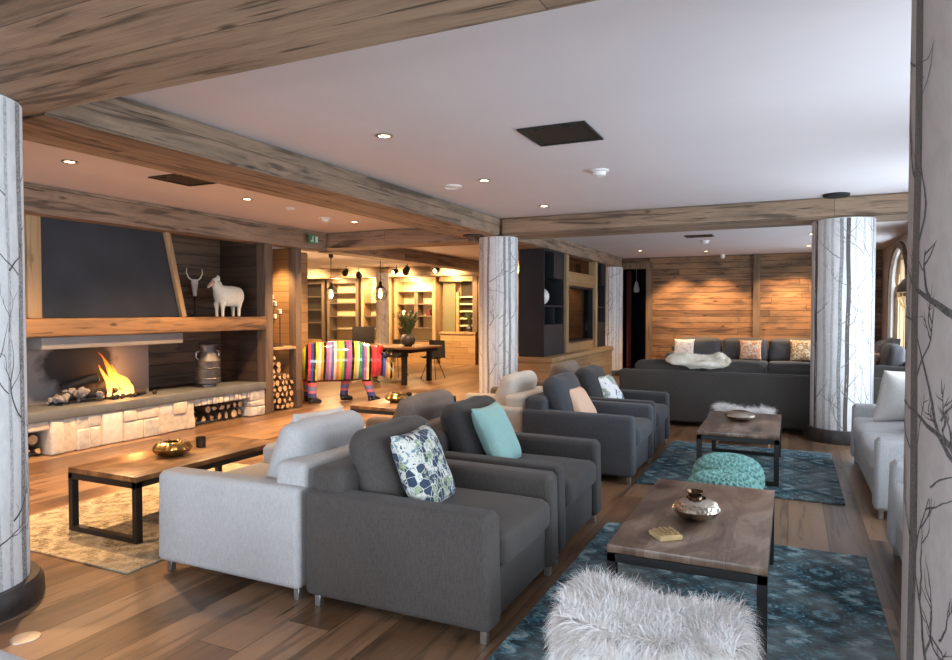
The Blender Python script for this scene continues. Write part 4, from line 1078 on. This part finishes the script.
# ------------------------------------------------------------------ dining area
dt = thing('dining_table', 'dark legged wooden dining table with a potted plant on it', 'table', (-7.53, 11.85, 0))
obj('tabletop', B(-.88, .88, -.62, .62, .71, .75, .006, 2), plain('dining_top_wood', (.17, .095, .05), .4, 0, .25, 6), dt)
obj('apron', B(-.8, .8, -.55, .55, .64, .709), M['blackmatt'], dt, False)
for x in (-.74, .62):
    for y in (-.5, .5): obj('leg', B(x - .045, x + .045, y - .045, y + .045, 0, .64, .003, 1), M['blackmatt'], dt)
def shell_chair(loc, rz, label, src=None):
    if src: return dup(src, loc, rz, label)
    t = thing('dining_chair', label, 'chair', loc, rz, 'black shell chairs at the dining table')
    bm = BM(); N = 18; rows = []
    for j in range(N + 1):
        v = j / N; row = []
        for i in range(N + 1):
            u = i / N * 2 - 1
            if v < .5: x = .22 - .42 * v * 2; z = .45 + .05 * abs(u) ** 3 - .02 * math.sin(v * 2 * PI); w = .22 + .02 * math.sin(v * PI)
            else: s = (v - .5) * 2; x = -.20 - .05 * math.sin(s * PI / 2) - .02 * s; z = .45 + .38 * s; w = .22 - .03 * s
            x += .09 * abs(u) ** 2.2 * (v if v > .4 else 0)
            row.append(bm.verts.new((x, u * w, z)))
        rows.append(row)
    for j in range(N):
        for i in range(N): bm.faces.new((rows[j][i], rows[j][i + 1], rows[j + 1][i + 1], rows[j + 1][i]))
    r = bmesh.ops.solidify(bm, geom=bm.faces[:], thickness=.012); obj('seat_shell', bm, M['blackmatt'], t)
    for x in (-.17, .17):
        for y in (-.15, .15):
            bm = BM(); tube(bm, [(x * .4, y * .5, .43), (x * 1.25, y * 1.25, 0)], .008, 6); obj('leg', bm, M['black'], t)
    return t
c1 = shell_chair((-7.95, 12.72, 0), -PI / 2, 'black shell chair on the far side of dining table, left of the plant')
shell_chair((-7.02, 12.72, 0), -PI / 2, 'black shell chair on the far side of dining table, right of the plant', c1)
tv = thing('monitor', 'black screen standing left of the dining table', 'screen', (-8.75, 12.6, 0), math.radians(15))
obj('screen', B(-.26, .26, -.02, .02, .70, 1.12, .006, 2), M['blackmatt'], tv); obj('stand', B(-.03, .03, -.02, .02, .02, .70), M['black'], tv); obj('foot', B(-.2, .2, -.15, .15, 0, .02), M['black'], tv)
pp = thing('potted_plant', 'dark round pot with dry grassy plant on the dining table', 'plant', (-7.05, 11.72, .751))
bm = BM(); lathe(bm, [(0, 0), (.07, 0), (.14, .06), (.155, .14), (.12, .22), (.08, .25), (.07, .25), (.11, .21), (0, .20)], 28); obj('pot', bm, M['pot'], pp)
bm = BM(); rnd = random.Random(8)
for i in range(150):
    a = rnd.uniform(0, 6.28); L = rnd.uniform(.2, .5); k = rnd.uniform(.1, .45)
    p0 = Vector((.04 * math.cos(a), .04 * math.sin(a), .2)); p1 = p0 + Vector((math.cos(a) * k * L * .5, math.sin(a) * k * L * .5, L * .7)); p2 = p0 + Vector((math.cos(a) * k * L * 1.3, math.sin(a) * k * L * 1.3, L))
    tube(bm, [p0, p1, p2], [.006, .005, .002], 3, cap=False)
    if i % 2: bmesh.ops.create_icosphere(bm, subdivisions=1, radius=rnd.uniform(.014, .03), matrix=Matrix.Translation(p2))
obj('foliage', bm, M['leaf'], pp)

# joinery along the dining end wall: one open glazed cabinet, one display shelf, one counter with mirror opening
YW = 16.45
def frame_unit(name, label, cat, x0, x1, zs, inner, z0=0, zt=2.43, post='post_warm', d=.4, glassy=False):
    t = thing(name, label, cat, ((x0 + x1) / 2, YW + d / 2, 0)); h = (x1 - x0) / 2
    for s in (-1, 1): obj('post', B(*(sorted((s * h, s * (h - .1)))), -d / 2, d / 2, z0, zt), M[post], t, False)
    obj('head', B(-h + .1, h - .1, -d / 2, d / 2, zt - .12, zt), M[post], t, False)
    obj('back_panel', B(-h + .1, h - .1, d / 2 - .03, d / 2, .6, zt - .12), M[inner], t, False)
    obj('lower_panel', B(-h + .1, h - .1, -d / 2 + .02, d / 2, 0, .6), M['warm_x'], t, False)
    for z in zs: obj('shelf', B(-h + .1, h - .1, -d / 2 + .04, d / 2 - .031, z, z + .03), M['post'], t, False)
    if glassy: obj('glass_door', B(-h + .1, h - .1, -d / 2 + .005, -d / 2 + .012, .61, zt - .13), M['glass'], t, False)
    return t
ds_ = frame_unit('display_shelf', 'lit display shelf with cream panel behind the dining plant', 'shelf', -10.35, -9.0, (.62, .98, 1.32, 1.66, 2.02), 'cream')
obj('divider', B(-.045, .075, -.14, .165, 1.01, 2.019), M['post'], ds_, False)
frame_unit('glass_cabinet', 'glazed cabinet right of the left pendant lamp', 'cabinet', -11.5, -10.45, (.9, 1.3, 1.7), 'cream', glassy=True)
frame_unit('glass_cabinet', 'wide glazed cabinet behind the left pendant lamp', 'cabinet', -12.75, -11.6, (.9, 1.3, 1.7, 2.0), 'cream', post='post', glassy=True)
frame_unit('glass_cabinet', 'glazed cabinet farthest left in dining area, beside the honey wood post', 'cabinet', -14.1, -12.85, (1.1, 1.5, 1.9), 'mirror', post='post', glassy=True)
cu = thing('counter', 'wooden counter with opening above, right of the display shelf', 'counter', (-8.35, YW + .2, 0))
obj('front_panel', B(-.5, .57, -.18, .2, 0, .84), M['warm_x'], cu, False); obj('worktop', B(-.52, .59, -.2, .2, .84, .90), M['post_warm'], cu, False)
obj('olive_panel', B(-.5, -.12, .0, .03, .90, 2.3), M['olive'], cu, False)
obj('post', B(.5, .64, -.2, .2, .9, 2.43), M['post'], cu, False); obj('head', B(-.52, .5, -.2, .2, 2.3, 2.43), M['post_warm'], cu, False)
obj('post', B(-.1, -.02, -.0, .08, .9, 2.0), M['warm_x'], cu, False)
obj('back_panel', B(-.02, .5, .16, .2, .9, 2.3), M['mirror'], cu, False)
for k in range(5):
    obj('shelf', B(-.01, .40, .03, .159, 1.05 + .2 * k, 1.09 + .2 * k), M['cream'], cu, False)
frame_unit('glass_cabinet', 'dark cabinet left of the middle birch column, behind the wood post', 'cabinet', -7.68, -6.5, (.9, 1.3, 1.7), 'mirror', post='post')
frame_unit('glass_cabinet', 'dark cabinet hidden mostly behind the middle birch column', 'cabinet', -6.45, -4.8, (.9, 1.3, 1.7), 'mirror', post='post')
vz = thing('vase_with_plant', 'small dark vase with sprigs on the wooden counter', 'vase', (-8.0, YW + .12, .901))
bm = BM(); lathe(bm, [(0, 0), (.05, 0), (.09, .09), (.05, .19), (.04, .19), (0, .1)], 20); obj('vase', bm, M['pot'], vz)
bm = BM()
for i in range(24):
    a = random.uniform(0, 6.28); k = random.uniform(.03, .14); tube(bm, [(0, 0, .18), (k * .4 * math.cos(a), k * .3 * math.sin(a), .35), (k * math.cos(a), k * .5 * math.sin(a), .5)], [.004, .006, .012], 4)
obj('sprigs', bm, M['leaf'], vz)
rnd = random.Random(4)
names = [('teacup', 'cup', 'ceram'), ('red_box', 'box', 'red'), ('jar', 'jar', 'ceram'), ('dark_jar', 'jar', 'pot')]
wh = ('in the lower left bay', 'in the lower middle', 'on the second board left', 'on the second board right', 'on the third board left', 'on the third board centre', 'on the third board right')
for k, (x, z, c) in enumerate(((-10.12, .651, 'red'), (-9.93, .651, 'ceram'), (-10.14, 1.011, 'red'), (-9.9, 1.011, 'ceram'), (-10.12, 1.351, 'ceram'), (-9.88, 1.351, 'pot'), (-9.3, 1.351, 'red'))):
    bm = BM()
    if c == 'red': box(bm, -.07, .07, -.05, .05, 0, .16, .006, 1)
    else: lathe(bm, [(0, 0), (.04, 0), (.06, .06), (.05, .13), (.03, .15), (0, .15)], 18)
    o = obj('gift_box' if c == 'red' else 'jar', bm, M[c], None, True, 40, (x, YW + .17, z)); tag(o, {'red': 'dark red box ', 'ceram': 'white jar ', 'pot': 'dark jar '}[c] + wh[k] + ' of the lit display shelf', 'box' if c == 'red' else 'jar')

# pendants ------------------------------------------------------------------
def pendant(loc, label, src=None):
    if src: return dup(src, loc, 0, label)
    t = thing('pendant_lamp', label, 'pendant lamp', loc, 0, 'caged pendant lamps')
    bm = BM(); lathe(bm, [(0, .72), (.05, .72), (.05, .66), (.0, .62)], 16); obj('ceiling_rose', bm, M['blackmatt'], t)
    bm = BM(); tube(bm, [(0, 0, .66), (0, 0, .06)], .007, 6); obj('cord', bm, M['blackmatt'], t)
    bm = BM(); lathe(bm, [(0, .12), (.03, .1), (.035, .03), (.09, -.03), (.0, -.03)], 18); sk_ = obj('socket', bm, M['blackmatt'], t)
    bm = BM()
    for k in range(8):
        a = 2 * PI * k / 8; tube(bm, [(r * math.cos(a), r * math.sin(a), z) for r, z in ((.085, -.03), (.135, -.10), (.14, -.17), (.11, -.25), (.085, -.28))], .006, 5)
    tube(bm, [(.086 * math.cos(q * PI / 12), .086 * math.sin(q * PI / 12), -.28) for q in range(25)], .007, 5)
    tube(bm, [(.142 * math.cos(q * PI / 12), .142 * math.sin(q * PI / 12), -.15) for q in range(25)], .006, 5)
    obj('cage', bm, M['black'], t)
    bm = BM(); lathe(bm, [(0, -.24), (.03, -.22), (.045, -.17), (.035, -.1), (.018, -.05), (0, -.04)], 18); obj('bulb', bm, M['e_bulb'], sk_)
    return t
p1 = pendant((-9.03, 11.8, 1.98), 'caged glass pendant lamp on the left, above the striped bull sculpture')
pendant((-7.76, 11.8, 1.98), 'caged glass pendant lamp in front of the slim birch column', p1)
bm = BM(); lathe(bm, [(0, -.20), (.06, -.19), (.075, -.12), (.05, 0), (.02, .08), (0, .10)], 20); tube(bm, [(0, 0, .1), (0, 0, .58)], .004, 5)
tag(obj('hanging_lamp', bm, M['ceram'], None, True, 50, (-3.42, 16.5, 2.12)), 'small white hanging lamp inside the dark doorway', 'lamp')
# spot rail lamps
def railspot(loc, rz, label, on):
    t = thing('spotlight', label, 'spotlight', loc, rz, None)
    bm = BM(); tube(bm, [(0, 0, 0), (0, 0, -(0.12))], .012, 8); obj('stem', bm, M['black'], t)
    bm = BM(); lathe(bm, [(0, .09), (.06, .085), (.075, .03), (.085, -.07), (.078, -.07), (.06, .0), (0, .02)], 20)
    bmesh.ops.transform(bm, matrix=Matrix.Translation((.05, 0, -.17)) @ Matrix.Rotation(math.radians(-65), 4, 'Y'), verts=bm.verts); sh_ = obj('shade', bm, M['blackmatt'], t)
    bm = BM(); bmesh.ops.create_uvsphere(bm, u_segments=16, v_segments=10, radius=.055, matrix=Matrix.Translation((.085, 0, -.19))); obj('bulb', bm, M['e_spot'] if on else M['mirror'], sh_)
for k, (x, y, z, rz, on, lb) in enumerate(((-10.9, 14.9, 2.70, 2.5, False, 'black spotlight right of the left pendant lamp'), (-10.5, 14.9, 2.62, 2.0, False, 'black spotlight left of the slim column'), (-9.25, 15.3, 2.70, 2.2, True, 'lit spotlight right of the slim column'), (-8.85, 14.7, 2.70, 2.6, False, 'black spotlight high before the display shelf'), (-8.3, 15.3, 2.70, 4.4, True, 'lit spotlight over the wooden counter'), (-9.55, 15.3, 2.70, 4.2, True, 'lit spotlight hard by the slim column'))):
    railspot((x, y, z), rz, lb, on)

# ------------------------------------------------------------------ floor lamp
fl = thing('floor_lamp', 'tall floor lamp with brass wire dome shade by the right window', 'floor lamp', (1.42, 9.95, 0))
bm = BM(); lathe(bm, [(.0, 1.90), (.06, 1.895), (.14, 1.86), (.19, 1.79), (.205, 1.70), (.20, 1.70), (.18, 1.79), (.13, 1.85), (0, 1.885)], 32); obj('lamp_shade', bm, plain('dark_bronze_shade', (.12, .09, .06), .4, .7), fl)
bm = BM()
for k in range(20):
    a = 2 * PI * k / 20; tube(bm, [(r * math.cos(a), r * math.sin(a), z) for r, z in ((.20, 1.70), (.19, 1.60), (.15, 1.53), (.09, 1.50))], .004, 5)
tube(bm, [(.09 * math.cos(q * PI / 12), .09 * math.sin(q * PI / 12), 1.50) for q in range(25)], .005, 5); obj('wire_cage', bm, M['brass'], fl)
bm = BM(); tube(bm, [(0, 0, 1.5), (0, 0, 1.80)], .012, 8); tube(bm, [(0, 0, 1.5), (.0, 0, .0)], .009, 8); obj('pole', bm, M['black'], fl)
bm = BM(); bmesh.ops.create_uvsphere(bm, u_segments=16, v_segments=10, radius=.045, matrix=Matrix.Translation((0, 0, 1.66))); obj('bulb', bm, M['e_bulb'], fl)
bm = BM(); lathe(bm, [(0, 0), (.15, 0), (.15, .015), (.02, .025), (0, .025)], 28); obj('base', bm, M['black'], fl)

# ------------------------------------------------------------------ ceiling fittings
def downlight(x, y, label, z=CE):
    t = thing('ceiling_downlight', label, 'downlight', (x, y, z), 0, None)
    bm = BM(); lathe(bm, [(.042, -.001), (.06, -.001), (.064, -.006), (.042, -.008)], 28); obj('trim_ring', bm, M['steel'], t)
    bm = BM(); lathe(bm, [(0, -.004), (.042, -.004), (.042, -.001), (0, -.001)], 24); obj('lens', bm, M['e_down'], t)
def spot(x, y, power, col=(1, .66, .36), ang=95, blend=.8, z=CE - .03, tgt=None, r=.05):
    L = bpy.data.lights.new('downlight_beam', 'SPOT'); L.energy = power; L.color = col; L.spot_size = math.radians(ang); L.spot_blend = blend; L.shadow_soft_size = r
    o = bpy.data.objects.new('downlight_beam', L); C.objects.link(o); o.location = (x, y, z)
    if tgt: o.rotation_euler = (Vector(tgt) - Vector((x, y, z))).to_track_quat('-Z', 'Y').to_euler()
DL = [(-2.64, 4.07, 'downlight nearest the viewer, above the pale armchairs'), (-2.66, 5.84, 'downlight between the round white ceiling plate and smoke detector'), (-2.66, 7.55, 'downlight closest to the cross beam, right of middle column'),
      (-5.47, 3.64, 'downlight left of the dark square vent before the fireplace'), (-5.49, 5.68, 'downlight right of the dark square vent before the fireplace'), (-5.52, 7.75, 'downlight closest to the green exit sign'),
      (-2.80, 13.85, 'downlight before the dark doorway'), (.30, 12.06, 'downlight beside the right birch column, nearer one'), (.30, 14.2, 'downlight beside the right birch column, farther one'), (-1.6, 14.6, 'downlight washing the plank wall left of its grey post')]
for x, y, lb in DL: downlight(x, y, lb)
def plate(name, x, y, label, cat, r=.075, h=.05):
    bm = BM(); lathe(bm, [(0, 0), (r * 1.1, 0), (r * 1.1, -.012), (r * .8, -.02), (r * .72, -h), (r * .3, -h - .012), (0, -h - .012)], 28)
    tag(obj(name, bm, M['plastic'], None, True, 40, (x, y, CE)), label, cat)
plate('smoke_detector', -1.55, 5.87, 'white smoke detector beside the larger dark ceiling vent', 'smoke detector')
plate('smoke_detector', -5.65, 7.26, 'white smoke detector left of the exit sign downlight', 'smoke detector')
plate('smoke_detector', -1.38, 12.4, 'white smoke detector before the plank wall', 'smoke detector')
plate('ceiling_plate', -3.08, 5.98, 'flat white round plate on ceiling beside the long beam', 'plate', .09, .008)
plate('ceiling_plate', -5.49, 6.39, 'small flat white disc on ceiling before the fireplace', 'plate', .05, .008)
bm = BM(); lathe(bm, [(0, 0), (.13, 0), (.13, -.02), (.11, -.03), (0, -.03)], 36); tag(obj('ceiling_speaker', bm, M['blackmatt'], None, True, 40, (.43, 8.14, CE)), 'black round ceiling speaker in front of the right column', 'speaker')
bm = BM(); lathe(bm, [(0, 0), (.05, 0), (.05, -.06), (.03, -.09), (0, -.09)], 24); tag(obj('wall_spotlight', bm, M['ceram'], None, True, 40, (-1.35, 15.5, CE)), 'small white lamp near the top of plank wall', 'lamp')
bm = BM(); lathe(bm, [(0, 0), (.14, 0), (.14, -.015), (0, -.02)], 36); tag(obj('ceiling_speaker', bm, M['blackmatt'], None, True, 40, (-3.86, 8.12, zb)), 'black round speaker under the long beam at the middle column', 'speaker')
def vent(x, y, sx, sy, label):
    t = thing('ceiling_vent', label, 'vent', (x, y, CE)); bm = BM()
    for s in (-1, 1):
        box(bm, *sorted((s * sx, s * (sx - .03))), -sy, sy, -.012, -.001); box(bm, -sx + .03, sx - .03, *sorted((s * sy, s * (sy - .03))), -.012, -.001)
    obj('frame', bm, M['black'], t, False)
    obj('panel', B(-sx + .03, sx - .03, -sy + .03, sy - .03, -.005, -.001), plain('vent_mesh', (.014, .011, .009), .6, 0, .2, 60), t, False)
    for k in (-1, 1): obj('clip', B(k * sx * .45 - .02, k * sx * .45 + .02, -sy + .035, -sy + .06, -.02, -.006), M['black'], t, False)
vent(-1.48, 4.56, .24, .25, 'large dark square ceiling vent over the lounge')
vent(-5.16, 4.60, .27, .24, 'dark square ceiling vent in front of the fireplace')
vent(-1.38, 11.6, .22, .16, 'dark vent in the rear ceiling before the plank wall')
ex = thing('exit_sign', 'small green exit sign with white running figure on the beam', 'sign', (-6.60, 8.2, 2.50), 0)
obj('plate', B(-.01, .01, -.11, .11, 0, .12, .003, 1), M['green'], ex)
bm = BM(); lathe(bm, [(0, 0), (.012, 0), (.012, .003), (0, .003)], 12); bmesh.ops.transform(bm, matrix=Matrix.Translation((.011, -.02, .095)) @ Matrix.Rotation(PI / 2, 4, 'Y'), verts=bm.verts)
box(bm, .011, .013, -.045, -.02, .045, .08); box(bm, .011, .013, -.07, -.04, .02, .04); box(bm, .011, .013, -.03, -.01, .015, .05); box(bm, .011, .013, .035, .085, .015, .105)
obj('pictogram', bm, M['plastic'], ex, False)
# floor socket
bm = BM(); lathe(bm, [(0, 0.0005), (.06, 0.0005), (.058, .004), (.04, .005), (0, .005)], 32); tag(obj('floor_socket', bm, M['steel'], None, True, 40, (-3.06, 1.80, 0)), 'round grey floor socket by the left column', 'socket')

# ------------------------------------------------------------------ light
w = bpy.data.worlds.new('world'); bpy.context.scene.world = w; w.use_nodes = True
bg = w.node_tree.nodes['Background']; bg.inputs[0].default_value = (.75, .86, 1, 1); bg.inputs[1].default_value = 3.0
def area(loc, tgt, sx, sy, e, col):
    L = bpy.data.lights.new('window_daylight', 'AREA'); L.shape = 'RECTANGLE'; L.size = sx; L.size_y = sy; L.energy = e; L.color = col
    o = bpy.data.objects.new('window_daylight', L); C.objects.link(o); o.location = loc
    o.rotation_euler = (Vector(tgt) - Vector(loc)).to_track_quat('-Z', 'Y').to_euler()
DAY = (.73, .86, 1)
for (a_, b_), e in zip(WIN, (70, 90, 110, 120, 130)):
    area((XR + .34, (a_ + b_) / 2, 1.35), (XR - 2, (a_ + b_) / 2, 1.2), 1.9, 1.9, e, DAY)
for x in (-4.9, -1.9, .55): area((x, -3.75, 1.4), (x, 0, 1.3), 2.2, 1.9, 110 if x < -4 else 165, DAY)
W1 = (1, .60, .29); W2 = (1, .70, .42)
for x, y, e in ((-2.64, 4.07, 60), (-2.66, 5.84, 45), (-2.66, 7.55, 60)): spot(x, y, e, W2, 100)
for x, y, e in ((-5.47, 3.64, 260), (-5.49, 5.68, 260), (-5.52, 7.75, 230), (-4.9, .6, 210)): spot(x, y, e * 2.1, W1, 125)
spot(-2.8, 13.85, 80, W2, 100); spot(.3, 12.06, 60, W2, 100)
for x, e in ((-2.3, 230), (-1.5, 230), (.1, 260), (-.35, 120)): spot(x, 15.1, e, W1, 80, .6, CE - .03, (x, 15.8, .5))
spot(-6.95, 7.68, 110, W1, 90, .7, 2.38, (-7.1, 7.68, 0), .03)
spot(-6.55, 8.45, 60, W1, 90, .7, 2.38, (-6.8, 8.2, 1.0), .03)
def pointl(loc, e, col, r=.1):
    L = bpy.data.lights.new('lamp_glow', 'POINT'); L.energy = e; L.color = col; L.shadow_soft_size = r
    o = bpy.data.objects.new('lamp_glow', L); C.objects.link(o); o.location = loc
pointl((-6.93, 5.2, .72), 22, (1, .42, .12), .08)
pointl((-9.03, 11.8, 1.55), 60, W1); pointl((-7.76, 11.8, 1.55), 60, W1)
for x, y in ((-12.8, 15.2), (-11.3, 15.2), (-9.8, 15.4), (-8.3, 15.4), (-6.2, 15.2)): spot(x, y, 300, (1, .66, .32), 130, .8, CE - .1, (x, 16.6, 1.2), .08)
for x, y in ((-11.5, 12.5), (-9.5, 10.5), (-6.2, 10.4), (-5.2, 13)): spot(x, y, 300, W1, 140)
for x in (-12.2, -10.95, -9.65, -8.3): pointl((x, 16.2, 2.38), 30, (1, .68, .34), .06)
for x in (-11.2, -9.68): pointl((x, 16.62, 2.2), 10, (1, .72, .38), .04)
pointl((-9.6, 16.3, 2.25), 25, W1)
sc = bpy.context.scene
sc.view_settings.view_transform = 'Standard'; sc.view_settings.look = 'None'; sc.view_settings.gamma = 1; sc.view_settings.use_curve_mapping = False
sc.view_settings.exposure = 0.22
sc.cycles.use_denoising = True
sc.cycles.max_bounces = 8; sc.cycles.transparent_max_bounces = 12; sc.cycles.caustics_reflective = False; sc.cycles.caustics_refractive = False; sc.cycles.sample_clamp_indirect = 6
